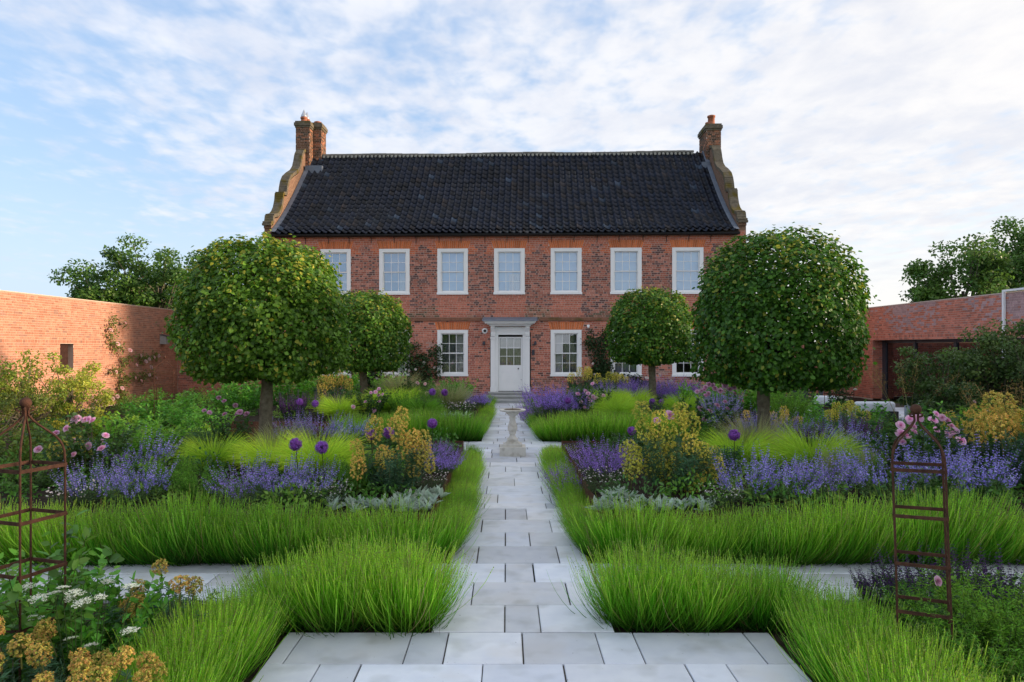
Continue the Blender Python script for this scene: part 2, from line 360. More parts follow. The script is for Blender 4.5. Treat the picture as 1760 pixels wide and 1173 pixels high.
for (a, b) in ((5.86, 6.2), (6.2, 6.54), (6.54, 6.85)):
    course(crossn, a, b, -7.3, XL-.003, rand_joints(-7.3, XL)); course(crossn, a, b, XR+.003, 7.5, rand_joints(XR, 7.5))
crossm = bed_sheet('middle_cross_path', -7.3, 7.5, 12.885, 15.695)
for (a, b) in ((12.885, 13.4), (13.4, 13.96), (13.96, 14.52), (14.52, 14.8), (14.8, 15.3), (15.3, 15.695)): course(crossm, a, b, -7.3, 7.5, rand_joints(-7.3, 7.5))
for nm, x0, x1 in (('left_side_path', -8.3, -7.31), ('right_side_path', 7.51, 8.5)):
    sp = bed_sheet(nm, x0, x1, 5, 24.6); y = 5
    while y < 24.5: d = min(rng.choice([.56, .84, .56]), 24.6-y); course(sp, y, y+d, x0, x1, [rng.uniform(x0+.3, x1-.3)]); y += d
terr = bed_sheet('house_terrace', -8.3, 14.9, 24.62, 26.9)
for (a, b) in ((24.62, 25.2), (25.2, 25.78), (25.78, 26.35)):
    course(terr, a, b, -8.3, 8.5, rand_joints(-8.3, 8.5))
seat_t = bed_sheet('seating_terrace', 8.6, 15.0, 15.6, 24.6); y = 15.6
while y < 24.5: d = min(.84, 24.6-y); course(seat_t, y, y+d, 8.6, 15.0, rand_joints(8.6, 15.0)); y += d

# raised planters edged in rusted steel
def planter(x0, x1, y0, y1, h, label):
    e = empty('raised_planter', ((x0+x1)/2, (y0+y1)/2, 0)); cx, cy = (x0+x1)/2, (y0+y1)/2; t = .006
    for (a, b, c, d) in ((x0, x1, y0, y0+t), (x0, x1, y1-t, y1), (x0, x0+t, y0+t, y1-t), (x1-t, x1, y0+t, y1-t)):
        mb = MB(); mb.box((a-cx, c-cy, -.05), (b-cx, d-cy, h)); mb.build('steel_edge', M_corten, e)
    n = 26; xs = np.linspace(x0+t, x1-t, n)-cx; ys_ = np.linspace(y0+t, y1-t, n)-cy; X, Yv = np.meshgrid(xs, ys_); Z = h-.03+.03*(rng.random(X.shape)-.5)
    i = np.arange(n-1); a = (i[:, None]*n+i[None]).ravel(); mb = MB(); mb.add(np.stack([X, Yv, Z], -1).reshape(-1, 3), np.stack([a, a+1, a+n+1, a+n], -1)); mb.build('soil_fill', M_soil, e)
    tag(e, label, 'planter', 'rusted steel planters along the path'); return e
PH = .42
planter(-7.1, -.77, 7.1, 12.65, PH, 'rusted steel edged bed left of the path, nearest the camera')
planter(1.0, 7.3, 7.1, 12.65, PH, 'rusted steel edged bed right of the path, nearest the camera')
planter(-7.1, -.77, 15.95, 24.3, PH, 'steel edged bed left of the path, between sundial pedestal and house')
planter(1.0, 7.3, 15.95, 24.3, PH, 'steel edged bed right of the path, between sundial pedestal and house')

# ------------------------------------------------------------------ brickwork
UB = MB(); UB.box((-.5, 0, -.5), (.5, 1, .5)); UNIT_BRICK = UB.mesh('brick', M_brick1)
def lay_bricks(u0, u1, z0, z1, holes, colour, bond='flemish', courses=None, j=.010):
    """list of (ua, ub, za, zb, colour): bricks of a wall panel, holes = rects (u0,u1,z0,z1)"""
    out = []; ch = .075; k = 0; z = z0
    cuts = None
    while z < z1-.02:
        za, zb = z+j/2, min(z+ch, z1)-j/2
        if courses and courses(z): zb = za+courses(z)-j
        zm = (za+zb)/2
        spans = [(u0, u1)]
        for h in holes:
            if h[2]-.01 < zm < h[3]+.01:
                ns = []
                for a, b in spans:
                    if h[1] <= a or h[0] >= b: ns.append((a, b)); continue
                    if h[0] > a+.03: ns.append((a, h[0]))
                    if h[1] < b-.03: ns.append((h[1], b))
                spans = ns
        if courses and courses(z):
            u = u0
            while u < u1:
                for a, b in spans:
                    ua, ub = max(u+j/2, a), min(u+.075-j/2, b)
                    if ub-ua > .02: out.append((ua, ub, za, zb, colour((ua+ub)/2, zm, 'soldier')))
                u += .075
        else:
            u = u0-(.225*.75 if k % 2 else 0)-.3+random.uniform(-.02, .02); n = 0
            while u < u1:
                header = (n % 2 == 1) if bond == 'flemish' else False
                w = (.1125 if header else .225)*random.uniform(.95, 1.05)
                for a, b in spans:
                    ua, ub = max(u+j/2, a), min(u+w-j/2, b)
                    if ub-ua > .025: out.append((ua, ub, za, zb, colour((ua+ub)/2, zm, 'header' if header else 'stretcher')))
                u += w; n += 1
        z = zb+j/2; k += 1
    return out
def put_bricks(bricks, parent, tf, score, proud=.007, rot=0.0, limit=300, jitter=.002):
    """tf(u, d, z) -> local point (d = distance proud of the mortar). The best-scored are objects, the rest one stuff mesh."""
    order = sorted(range(len(bricks)), key=lambda i: score(bricks[i])); single = set(order[:limit])
    mb = MB(); V = []; C = []
    for i, (a, b, c, d, col) in enumerate(bricks):
        pr = proud+random.uniform(-jitter, jitter)
        if i in single:
            o = link('brick', UNIT_BRICK, parent, tf((a+b)/2, pr, (c+d)/2), rot); o.scale = (b-a, proud+.02, d-c); o.color = (*col, 1)
        else:
            f = [tf(u, e, z) for u, e, z in ((a,pr,c),(b,pr,c),(b,pr,d),(a,pr,d),(a,-.004,c),(b,-.004,c),(b,-.004,d),(a,-.004,d))]
            V.append(f); C.append(col)
    if V:
        V = np.array(V); N = len(V); T = np.array([(0,1,2,3),(0,4,5,1),(1,5,6,2),(2,6,7,3),(3,7,4,0)])
        mb.add(V.reshape(-1, 3), (T[None]+(np.arange(N)*8)[:, None, None]).reshape(-1, 4), np.repeat(np.array(C), 8, 0))
        o = mb.build('brickwork', M_brick, parent); o['kind'] = 'stuff'
def wall_cells(mb, u0, u1, z0, z1, holes, tf, depth):
    us = sorted({u0, u1, *[v for h in holes for v in h[:2] if u0 < v < u1]}); zs = sorted({z0, z1, *[v for h in holes for v in h[2:] if z0 < v < z1]})
    for a, b in zip(us[:-1], us[1:]):
        # merge vertically
        run = None
        for c, d in list(zip(zs[:-1], zs[1:]))+[(None, None)]:
            solid = c is not None and not any(h[0] < (a+b)/2 < h[1] and h[2] < (c+d)/2 < h[3] for h in holes)
            if solid: run = (run[0] if run else c, d)
            elif run:
                P0 = [tf(u, e, z) for u, e, z in ((a,0,run[0]),(b,0,run[0]),(b,0,run[1]),(a,0,run[1]),(a,-depth,run[0]),(b,-depth,run[0]),(b,-depth,run[1]),(a,-depth,run[1]))]
                mb.add(P0, [(0,1,2,3),(7,6,5,4),(0,4,5,1),(1,5,6,2),(2,6,7,3),(3,7,4,0)]); run = None

# ------------------------------------------------------------------ the house (local frame: x along the facade, y into the house)
HA = math.radians(2.0); HY = 27.4; HC, HS = math.cos(HA), math.sin(HA)
house = empty('brick_house', (0, HY, 0), -HA)
tag(house, 'two storey red brick house with black pantiled roof and white sash windows', 'house')
def fu(px): t = (px-VX)/F; return HY*t/(HC+t*HS)
def fz(py, px): return EYE-(py-VY)/F*(HY-fu(px)*HS)
WX = [577, 678, 778, 875.5, 973, 1076, 1182]
WW, WH1 = 1.21, 1.79
up_z0 = fz(505.5, 875); up_z1 = up_z0+WH1
lo_z0 = fz(646, 875); lo_z1 = lo_z0+1.80
DU = fu(877.3)
UL, UR = fu(455.5), fu(1281)
EAVE = 6.50
wins = [(fu(p), up_z0, up_z1) for p in WX]+[(fu(p), lo_z0, lo_z1) for p in WX if p != 875.5]
holes = [(u-WW/2, u+WW/2, a, b) for u, a, b in wins]+[(DU-.80, DU+.80, -.1, 2.72)]
STR = fz(549, 875)                                     # string course
def tf_front(u, d, z): return (u, -d, z)
front = MB(); wall_cells(front, UL, UR, -.1, EAVE+.15, holes, tf_front, .35)
fw = front.build('front_wall', M_mortar, house)
def arch_zone(u, z):
    for w, a, b in wins:
        if b-.02 < z < b+.34 and abs(u-w) < WW/2+.02+.30*(z-b): return True
    return False
for (w, a, b) in wins: pass
arch_holes = []
for w, a, b in wins:
    for k in range(5):
        z = b+.06*k; hw = WW/2+.02+.30*(z+.03-b); arch_holes.append((w-hw, w+hw, z, z+.06))
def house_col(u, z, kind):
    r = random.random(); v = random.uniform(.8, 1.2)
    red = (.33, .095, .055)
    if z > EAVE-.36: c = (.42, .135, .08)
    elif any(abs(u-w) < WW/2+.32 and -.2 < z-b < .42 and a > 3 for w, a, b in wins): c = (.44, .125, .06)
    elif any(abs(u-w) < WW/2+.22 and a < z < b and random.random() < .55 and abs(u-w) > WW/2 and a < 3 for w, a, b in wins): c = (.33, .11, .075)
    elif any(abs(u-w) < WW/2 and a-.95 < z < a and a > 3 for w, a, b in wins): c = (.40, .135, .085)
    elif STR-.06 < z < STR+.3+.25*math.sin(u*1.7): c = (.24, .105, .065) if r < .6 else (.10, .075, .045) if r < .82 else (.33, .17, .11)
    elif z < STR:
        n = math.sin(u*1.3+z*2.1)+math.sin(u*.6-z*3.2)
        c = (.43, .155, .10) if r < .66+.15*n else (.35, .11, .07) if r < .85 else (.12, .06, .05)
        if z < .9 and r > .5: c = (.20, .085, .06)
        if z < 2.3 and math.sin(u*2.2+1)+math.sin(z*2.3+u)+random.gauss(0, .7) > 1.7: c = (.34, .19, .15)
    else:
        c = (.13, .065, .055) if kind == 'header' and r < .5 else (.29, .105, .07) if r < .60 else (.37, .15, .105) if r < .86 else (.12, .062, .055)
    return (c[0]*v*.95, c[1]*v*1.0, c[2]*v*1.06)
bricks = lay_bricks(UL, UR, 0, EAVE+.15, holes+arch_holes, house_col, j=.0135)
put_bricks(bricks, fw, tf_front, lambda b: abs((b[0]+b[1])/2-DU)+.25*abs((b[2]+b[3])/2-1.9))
# flat arches of gauged bricks
for w, a, b in wins:
    n = 17 if a > 3 else 15
    for k in range(n):
        f0, f1 = k/n, (k+1)/n; hb, ht = WW/2+.02, WW/2+.11; g = .005
        x0, x1 = -hb+2*hb*f0+g, -hb+2*hb*f1-g; X0, X1 = -ht+2*ht*f0+g, -ht+2*ht*f1-g
        mb = MB(); mb.add([(x0,-.012,.004),(x1,-.012,.004),(X1,-.012,.30),(X0,-.012,.30),(x0,.01,.004),(x1,.01,.004),(X1,.01,.30),(X0,.01,.30)],
                          [(0,1,2,3),(0,4,5,1),(1,5,6,2),(2,6,7,3),(3,7,4,0)])
        if k == 0: pass
        o = mb.build('arch_brick', M_brick1, fw, (w, 0, b)); v = random.uniform(.75, 1.2); o.color = (.48*v, .15*v, .06*v, 1)
# string course, a mossy projecting band
mb = MB(); mb.box((UL, -.07, STR-.06), (DU-1.15, -.001, STR+.02)); mb.box((DU+1.15, -.07, STR-.06), (UR, -.001, STR+.02))
mb.box((UL, -.045, STR+.02), (DU-1.15, -.0015, STR+.07)); mb.box((DU+1.15, -.045, STR+.02), (UR, -.0015, STR+.07))
M_string = mat_noise('mossy_brick', (.20,.10,.065), (.30,.15,.10), 14, .95, .1, .4, c3=(.10,.085,.03), scale3=1.8)
mb.build('string_course', M_string, house)

# windows: one set of meshes shared by all
def window_meshes(h):
    w2 = WW/2; fr = MB(); s, t, bt = .145, .135, .095
    fr.box((-w2+.003, -.03, .003), (-w2+s, .16, h-.003)); fr.box((w2-s, -.03, .003), (w2-.003, .16, h-.003))
    fr.box((-w2+s, -.029, h-t), (w2-s, .16, h-.003)); fr.box((-w2+s, -.029, .003), (w2-s, .16, bt))
    fr.box((-w2-.02, -.06, -.025), (w2+.02, -.028, .055))
    gx0, gx1, gz0, gz1 = -w2+s, w2-s, bt, h-t; mid = (gz0+gz1)/2
    def sash(z0, z1, y):
        m = MB(); st = .042
        m.box((gx0, y, z0), (gx0+st, y+.035, z1)); m.box((gx1-st, y, z0), (gx1, y+.035, z1))
        m.box((gx0+st, y, z1-st), (gx1-st, y+.035, z1)); m.box((gx0+st, y, z0), (gx1-st, y+.035, z0+st))
        iw = (gx1-gx0-2*st)/3; ih = (z1-z0-2*st)/2
        for k in (1, 2): m.box((gx0+st+iw*k-.009, y+.006, z0+st), (gx0+st+iw*k+.009, y+.03, z1-st))
        m.box((gx0+st, y+.004, z0+st+ih-.009), (gx1-st, y+.028, z0+st+ih+.009))
        panes = [(gx0+st+iw*(k+.5), y+.018, z0+st+ih*(r+.5), iw-.018, ih-.018) for k in range(3) for r in range(2)]
        return m.mesh('sash', M_white), panes
    up, p1 = sash(mid-.02, gz1, .035); lo, p2 = sash(gz0, mid+.02, .075)
    return fr.mesh('window', M_white), up, lo, p1+p2, (gx0, gx1, gz0, gz1)
WM = {True: window_meshes(WH1), False: window_meshes(1.80)}
def pane_mesh(w, h, m):
    mb = MB(); mb.add([(-w/2,0,-h/2),(w/2,0,-h/2),(w/2,0,h/2),(-w/2,0,h/2)], [(0,1,2,3)]); return mb.mesh('pane', m)
PM = {}
def curtain(x0, x1, z0, z1, y, amp, waves, mat):
    n = 60; xs = np.linspace(x0, x1, n); yy = y+amp*np.sin(np.linspace(0, waves*2*np.pi, n))
    V = np.concatenate([np.stack([xs, yy, np.full(n, z0)], -1), np.stack([xs, yy, np.full(n, z1)], -1)]); i = np.arange(n-1)
    mb = MB(); mb.add(V, np.stack([i, i+1, i+n+1, i+n], -1)); return mb.mesh('curtain', mat, True)
for wi, (u, a, b) in enumerate(wins):
    top = a > 3; frm, upm, lom, panes, (g0, g1, z0, z1) = WM[top]
    w = link('window', frm, house, (u, 0, a))
    link('sash', upm, w); link('sash', lom, w)
    for (px_, py_, pz_, pw, ph) in panes:
        key = (round(pw, 4), round(ph, 4), top)
        if key not in PM: PM[key] = pane_mesh(pw, ph, M_glass if top else M_glass_low)
        pn = link('pane', PM[key], w, (px_, py_, pz_)); pn.rotation_euler = (random.uniform(-.012, .012), 0, random.uniform(-.012, .012))
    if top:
        if wi >= 2: link('blind_or_sky_panel', curtain(g0, g1, z0, z1, .24, .0, 1, M_blind_sky), w)
        else: link('blind_or_sky_panel', curtain(g0-.1, g1+.1, z0-.1, z1+.1, .34, .0, 1, M_sky_panel), w); link('curtain', curtain(g0+.62, g1, z0, z0+.75, .26, .02, 5, M_curtain), w)  # no blind here: added panel painted as the sky's reflection
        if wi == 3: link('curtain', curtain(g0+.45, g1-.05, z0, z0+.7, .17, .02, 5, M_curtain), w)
    else:
        if wi in (8, 9, 10, 7): link('curtain', curtain(g0+(.55 if wi < 10 else 0), g1-(0 if wi < 10 else .6), z0, z1, .24, .015, 7, M_curtain), w)
        if wi in (9, 10, 11): link('blind_or_sky_panel', curtain(g0, g1, z0, z1, .6, .02, 9, M_cushion2), w)
# body: floors, back wall, side walls with shaped gables
RY, RZ = 4.85, 11.0
gp = [(-.03,-.1),(-.03,6.93),(-.10,6.93),(-.10,7.02),(.12,7.09),(.20,7.37),(.62,7.48),(.85,7.62),(1.06,7.85),(1.22,8.18),(1.28,8.50),(1.68,8.58),(1.76,8.85),(1.88,9.10),(2.10,9.36),(2.55,9.62),(3.05,9.86),(3.35,10.10),(3.52,10.38),(3.68,10.75),(3.95,11.02),(4.3,11.12)]
gable = gp+[(RY, 11.15)]+[(2*RY-y, z) for y, z in gp[::-1]]
for sx, x0, x1 in (('l', UL-.06, UL+.30), ('r', UR-.30, UR+.06)):
    mb = MB(); mb.prism([(y+.04 if y < RY else y-.04, z-.10) for y, z in gable], 0, x0+.03, x1-.03)
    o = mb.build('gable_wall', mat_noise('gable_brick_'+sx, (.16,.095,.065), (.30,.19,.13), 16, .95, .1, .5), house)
    # brick coping following the curve
    pts = gable[2:-2]
    n = 0
    for (ya, za), (yb, zb) in zip(pts[:-1], pts[1:]):
        L_ = math.hypot(yb-ya, zb-za); k = max(1, round(L_/.085)); ny, nz = -(zb-za)/L_, (yb-ya)/L_
        for q in range(k):
            c0 = np.array((ya, za))+(np.array((yb-ya, zb-za))*((q+.04)/k)); c1 = np.array((ya, za))+(np.array((yb-ya, zb-za))*((q+.96)/k))
            nn = np.array((ny, nz))*.075; lo_ = -np.array((ny, nz))*.06
            mb = MB(); mb.prism([tuple(c0+lo_), tuple(c1+lo_), tuple(c1+nn), tuple(c0+nn)], 0, x0, x1)
            if ya < RY: mb.build('coping_brick', M_coping, o)
            else:
                if n == 0: rest = MB()
                rest.prism([tuple(c0+lo_), tuple(c1+lo_), tuple(c1+nn), tuple(c0+nn)], 0, x0, x1); n += 1
    rest.build('rear_coping', M_coping, o)
mb = MB(); mb.box((UL+.28, 2*RY-.3, -.1), (UR-.28, 2*RY, EAVE+.1)); mb.build('rear_wall', M_mortar, house)
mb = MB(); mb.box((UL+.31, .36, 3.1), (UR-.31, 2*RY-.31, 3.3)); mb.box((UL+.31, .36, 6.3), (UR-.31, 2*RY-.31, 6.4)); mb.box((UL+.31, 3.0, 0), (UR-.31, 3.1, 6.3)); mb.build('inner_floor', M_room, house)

# roof
EY = -.27; EZ = 6.58
def roof_pt(t): return (EY+(RY-EY)*t, EZ+(RZ-EZ)*t-.30*math.sin(math.pi*min(1, t)**.85))
rx0, rx1 = UL+.32, UR-.32
mb = MB(); K = 24
for side in (1, -1):
    pts = [roof_pt(i/K) for i in range(K+1)]
    V = []
    for (yy, zz) in pts: yy = yy if side == 1 else 2*RY-yy; V += [(rx0-.05, yy, zz-.05), (rx1+.05, yy, zz-.05)]
    mb.add(V, [(2*i, 2*i+1, 2*i+3, 2*i+2) for i in range(K)])
roof = mb.build('roof', M_black, house)
NC, NR = 68, 20; tw = (rx1-rx0-.30)/NC
arc = [0.0]; fine = [roof_pt(i/400) for i in range(401)]
for p, q in zip(fine[:-1], fine[1:]): arc.append(arc[-1]+math.hypot(q[0]-p[0], q[1]-p[1]))
def roof_s(s):
    i = int(np.searchsorted(arc, s)); i = min(max(i, 1), 400); return fine[i], (np.array(fine[i])-np.array(fine[i-1]))/max(1e-6, arc[i]-arc[i-1])
rl = arc[-1]/NR; tl = rl+.07
ns = 9
us = np.linspace(-.04, 1.06, ns); prof = .046*np.sin(2*np.pi*us+.4)+.018*np.sin(4*np.pi*us)
def tile_geo():
    V = []
    for i, (u_, z_) in enumerate(zip(us, prof)):
        sag = -.018*math.cos(2*math.pi*u_)             # scalloped lower edge
        V += [(u_*tw, 0+sag*.6, z_+.034), (u_*tw, tl, z_+.008), (u_*tw, 0+sag*.6, z_+.016)]
    Fq = []
    for i in range(ns-1): a = 3*i; Fq += [(a, a+3, a+4, a+1), (a+2, a+5, a+3, a)]
    return np.array(V), np.array(Fq)
TV, TFc = tile_geo(); tmb = MB(); tmb.add(TV, TFc); TILE = tmb.mesh('roof_tile', M_tile1, True)
rest = MB(); Vs = []; Cs = []
def tile_col():
    r = random.random(); v = random.uniform(.45, 1.9)
    c = (.005, .008, .018) if r < .7 else (.010, .012, .020) if r < .9 else (.017, .014, .016) if r < .97 else (.022, .034, .055)
    return tuple(x*v for x in c)
for r_ in range(NR):
    (yy, zz), tng = roof_s(r_*rl+.001); ang = math.atan2(tng[1], tng[0])
    for c_ in range(NC):
        col = tile_col(); px_ = rx0+.15+c_*tw; dz = random.uniform(-.008, .008)+.018*math.sin(c_*.31+r_*.22)+.012*math.sin(c_*.12-r_*.5); da = random.uniform(-.02, .02)
        if r_ < 4:
            o = link('roof_tile', TILE, roof, (px_, yy, zz+dz)); o.rotation_euler = (ang+da, 0, random.uniform(-.012, .012)); o.color = (*col, 1)
        else:
            ca, sa = math.cos(ang+da), math.sin(ang+da); P0 = TV.copy()
            Vs.append(np.stack([P0[:, 0]+px_, P0[:, 1]*ca-P0[:, 2]*sa+yy, P0[:, 1]*sa+P0[:, 2]*ca+zz+dz], -1)); Cs.append(col)
Nn = len(Vs); rest.add(np.array(Vs).reshape(-1, 3), (TFc[None]+(np.arange(Nn)*len(TV))[:, None, None]).reshape(-1, 4), np.repeat(np.array(Cs), len(TV), 0))
o = rest.build('tile_field', M_tile, roof, smooth=True); o['kind'] = 'stuff'
# ridge tiles with pale mortar lobes
n = 46; rxa, rxb = rx0+.55, rx1-.55; rw = (rxb-rxa)/n
angs = np.linspace(0, math.pi, 9)
rm = MB(); V = []
for xx in (0, rw*.985): V += [(xx, -.13*math.cos(a), .13*math.sin(a)) for a in angs]
rm.add(V, [(i, i+1, 10+i, 9+i) for i in range(8)]); RIDGE = rm.mesh('ridge_tile', M_ridge, True)
mm = MB(); mm.lathe([(.001, .012), (.05, .012), (.066, 0)], n=12); MORT = mm.mesh('mortar_lobe', M_pale)
for i in range(n): link('ridge_tile', RIDGE, roof, (rxa+i*rw, RY, RZ-.02+random.uniform(-.008, .008)+.02*math.sin(i*.33)))
for i in range(n*2):
    o = link('mortar_lobe', MORT, roof, (rxa+(i+.5)*rw/2, RY-.15, RZ-.055)); o.rotation_euler = (math.radians(80), 0, 0)
# lead flashing against the gables
for x0, x1 in ((rx0-.03, rx0+.17), (rx1-.17, rx1+.03)):
    mb = MB(); V = []
    for i in range(K+1): yy, zz = roof_pt(i/K); V += [(x0, yy, zz+.10), (x1, yy, zz+.075)]
    mb.add(V, [(2*i, 2*i+1, 2*i+3, 2*i+2) for i in range(K)]); mb.build('lead_flashing', M_lead, roof)
# eaves board, gutter and straps
mb = MB(); mb.box((UL+.3, -.10, EAVE-.03), (UR-.3, -.01, EZ-.02)); mb.build('eaves_board', M_black, house)
mb = MB(); a2 = np.linspace(math.pi, 2*math.pi, 8); V = []
for xx in (UL+.28, UR-.28): V += [(xx, -.22+.075*math.cos(t), 6.535+.075*math.sin(t)) for t in a2]
mb.add(V, [(i, i+1, 9+i, 8+i) for i in range(7)]); mb.build('gutter', M_black, house)
sm = MB(); sm.box((-.012, -.02, -.20), (.012, -.008, .02)); sm.box((-.012, -.2, .0), (.012, -.02, .02)); STRAP = sm.mesh('gutter_strap', M_black)
for k in range(21): link('gutter_strap', STRAP, house, (UL+.75+k*.885+random.uniform(-.04, .04), 0, 6.42))

# chimneys
def stack(x0, x1, y0, y1, z0, z1, name='chimney'):
    mb = MB(); mb.box((x0, y0, z0), (x1, y1, z1)); o = mb.build(name, M_mortar, house)
    def ccol(u, z, k):
        r = random.random(); v = random.uniform(.7, 1.25)
        c = (.14, .075, .045) if r < .5 else (.07, .05, .035) if r < .75 else (.26, .11, .06)
        if z < z0+1.0 and r > .75: c = (.16, .12, .03)
        return tuple(q*v for q in c)
    for face in range(3):
        if face == 0: u0, u1 = x0, x1; t_ = lambda u, d, z: (u, y0-d, z)
        elif face == 1: u0, u1 = y0, y1; t_ = lambda u, d, z: (x0-d, u, z)
        else: u0, u1 = y0, y1; t_ = lambda u, d, z: (x1+d, u, z)
        b = lay_bricks(u0, u1, z0, z1-.3, [], ccol); put_bricks(b, o, t_, lambda q: -q[3], limit=60 if face == 0 else 0, rot=0)
    m2 = MB(); m2.box((x0-.035, y0-.035, z1-.30), (x1+.035, y1+.035, z1-.22)); m2.box((x0-.07, y0-.07, z1-.22), (x1+.07, y1+.07, z1-.08)); m2.box((x0-.03, y0-.03, z1-.08), (x1+.03, y1+.03, z1))
    m2.build('chimney_cap', M_coping, o); return o
def pot(x, y, z, h, r, parent, cone):
    mb = MB(); mb.lathe([(r*1.05, 0), (r*1.05, .05), (r, .06), (r*.92, h-.1), (r*1.12, h-.09), (r*1.12, h-.02), (r*.8, h), (r*.75, h-.1)], (x, y, z), 20); o = mb.build('chimney_pot', M_terra, parent, smooth=True)
    if cone:
        m2 = MB(); m2.lathe([(r*1.0, h+.0), (r*.95, h+.06), (.004, h+.36)], (x, y, z), 14); m2.build('cowl', M_galv, o)
def hp(px, y): # local x for a pixel column at local depth y
    t = (px-VX)/F
    # world: X = u*HC + y*HS ; Y = HY - u*HS + y*HC
    return (t*(HY+y*HC)-y*HS)/(HC+t*HS)
def hz(py, x, y): return EYE-(py-VY)/F*(HY-x*HS+y*HC)
ya = 4.15
c1 = stack(hp(508.5, ya), hp(532, ya), ya, ya+.75, 9.4, hz(208, -9, ya))
c2 = stack(hp(534, ya+.5), hp(552, ya+.5), ya+.5, ya+1.25, 9.6, hz(211, -8.6, ya+.5))
pot(hp(523, ya+.35), ya+.3, hz(208, -9, ya), .27, .14, c1, True); pot(hp(531, ya+.9), ya+.62, hz(208, -9, ya), .27, .12, c1, True)
pot(hp(545, ya+.8), ya+.9, hz(211, -8.6, ya), .33, .15, c2, False)
c3 = stack(hp(1214, ya+.2), hp(1239, ya+.2), ya+.2, ya+1.5, 9.4, hz(213, 9, ya+.2))
pot(hp(1222, ya+.6), ya+.55, hz(213, 9, ya+.2), .48, .16, c3, False); pot(hp(1217, ya+1.2), ya+1.15, hz(213, 9, ya+.2), .36, .13, c3, False)
mb = MB(); mb.box((UL+.33, ya-.25, roof_pt(.82)[1]-.1), (hp(556, ya), ya+.6, roof_pt(.82)[1]+.28)); mb.build('lead_flashing', M_lead, roof)
mb = MB(); mb.box((hp(1205, ya), ya-.15, roof_pt(.83)[1]-.1), (UR-.33, ya+.6, roof_pt(.83)[1]+.26)); mb.build('lead_flashing', M_lead, roof)

# ---- door and its surround
def zd(py): return fz(py, 877)
dtop, dbot = zd(579.5), zd(672.5)
dx0, dx1 = fu(856.5), fu(898)
ds = empty('door_surround', (0, 0, 0), 0, house)
for s, (a, b) in ((-1, (fu(843.5), fu(856.3))), (1, (fu(898.2), fu(910.5)))):
    mb = MB(); o_, i_ = (a, b) if s == -1 else (b, a)
    mb.box((a, -.05, dbot-.02), (b, .1, zd(562)))
    po = (a, a+.17) if s == -1 else (b-.17, b)
    mb.box((po[0], -.10, dbot+.16), (po[1], -.049, zd(583))); mb.box((po[0]-.015, -.125, dbot-.02), (po[1]+.015, -.048, dbot+.16))
    q = (a+.19, b-.01) if s == -1 else (a+.01, b-.19)
    mb.build('pilaster', M_white, ds)
    m2 = MB(); m2.box((po[0]-.012, -.13, zd(583)), (po[1]+.012, -.048, zd(579.3)))
    prof = [(-.05, zd(579)), (-.11, zd(578.6)), (-.13, zd(575)), (-.12, zd(571)), (-.19, zd(567)), (-.24, zd(563.5)), (-.22, zd(561)), (-.05, zd(561))]
    m2.prism(prof, 0, po[0]+.005, po[1]-.005); m2.build('console_bracket', M_white, ds)
mb = MB(); mb.box((fu(850.7), -.04, zd(574)), (fu(902.5), .1, zd(562.2))); mb.box((fu(849.8), -.075, zd(575.8)), (fu(903.4), .09, zd(574)))
mb.build('frieze', M_white, ds)
mb = MB(); ca, cb = fu(843), fu(911)
for k, (o1, za, zb, ov) in enumerate(((.03, 561, 558.5, -.26), (.10, 558.5, 556.6, -.36), (.19, 556.6, 554.6, -.46), (.23, 554.6, 552.8, -.5))):
    mb.box((ca-o1, ov, zd(za)), (cb+o1, -.002, zd(zb)))
mb.build('cornice', M_white, ds)
mb = MB(); x0, x1 = ca-.29, cb+.29; mb.prism([(-.56, zd(552.7)), (-.002, zd(552.7)), (-.002, zd(545.5)), (-.54, zd(551.2))], 0, x0, x1); mb.build('lead_roof', M_lead, ds)
door = MB(); st = .10
gz0, gz1 = zd(628), zd(582); gx0, gx1 = fu(858.9), fu(895.2)
dy = .05
door.box((dx0, dy, dbot), (dx1, dy+.05, gz0)); door.box((dx0, dy, gz1), (dx1, dy+.05, dtop)); door.box((dx0, dy, gz0), (gx0, dy+.05, gz1)); door.box((gx1, dy, gz0), (dx1, dy+.05, gz1))
pw = (dx1-dx0-.30)/2
for k in range(2):
    a = dx0+.10+k*(pw+.10); z0, z1 = zd(657), zd(638.5)
    for (A, B) in (((a, z0), (a+pw, z0+.025)), ((a, z1-.025), (a+pw, z1)), ((a, z0+.025), (a+.025, z1-.025)), ((a+pw-.025, z0+.025), (a+pw, z1-.025))):
        door.box((A[0], dy-.012, A[1]), (B[0], dy-.0005, B[1]))
    door.box((a+.06, dy-.008, z0+.06), (a+pw-.06, dy-.0005, z1-.06))
iw, ih = (gx1-gx0)/3, (gz1-gz0)/3
for k in (1, 2):
    door.box((gx0+iw*k-.011, dy+.005, gz0), (gx0+iw*k+.011, dy+.04, gz1)); door.box((gx0, dy+.003, gz0+ih*k-.011), (gx1, dy+.038, gz0+ih*k+.011))
d = door.build('door', M_white, house)
for k in range(3):
    for r_ in range(3):
        link('pane', pane_mesh(iw-.02, ih-.02, M_glass_low), d, (gx0+iw*(k+.5), dy+.03, gz0+ih*(r_+.5)))
link('door_curtain', curtain(gx0-.02, gx1+.02, gz0-.02, gz1+.02, dy+.09, .012, 12, M_netting), d)
mb = MB(); mb.lathe([(.001, .055), (.024, .05), (.028, .035), (.012, .02), (.012, 0)], (0, 0, 0), 12); o = mb.build('door_knob', M_black, d, (fu(890.9), dy, zd(634)), smooth=True); o.rotation_euler = (math.pi/2, 0, 0)
mb = MB(); mb.lathe([(.001, .012), (.02, .01), (.02, 0)], (0, 0, 0), 12); o = mb.build('keyhole_plate', M_galv, d, (fu(895.8), dy, zd(653)), smooth=True); o.rotation_euler = (math.pi/2, 0, 0)
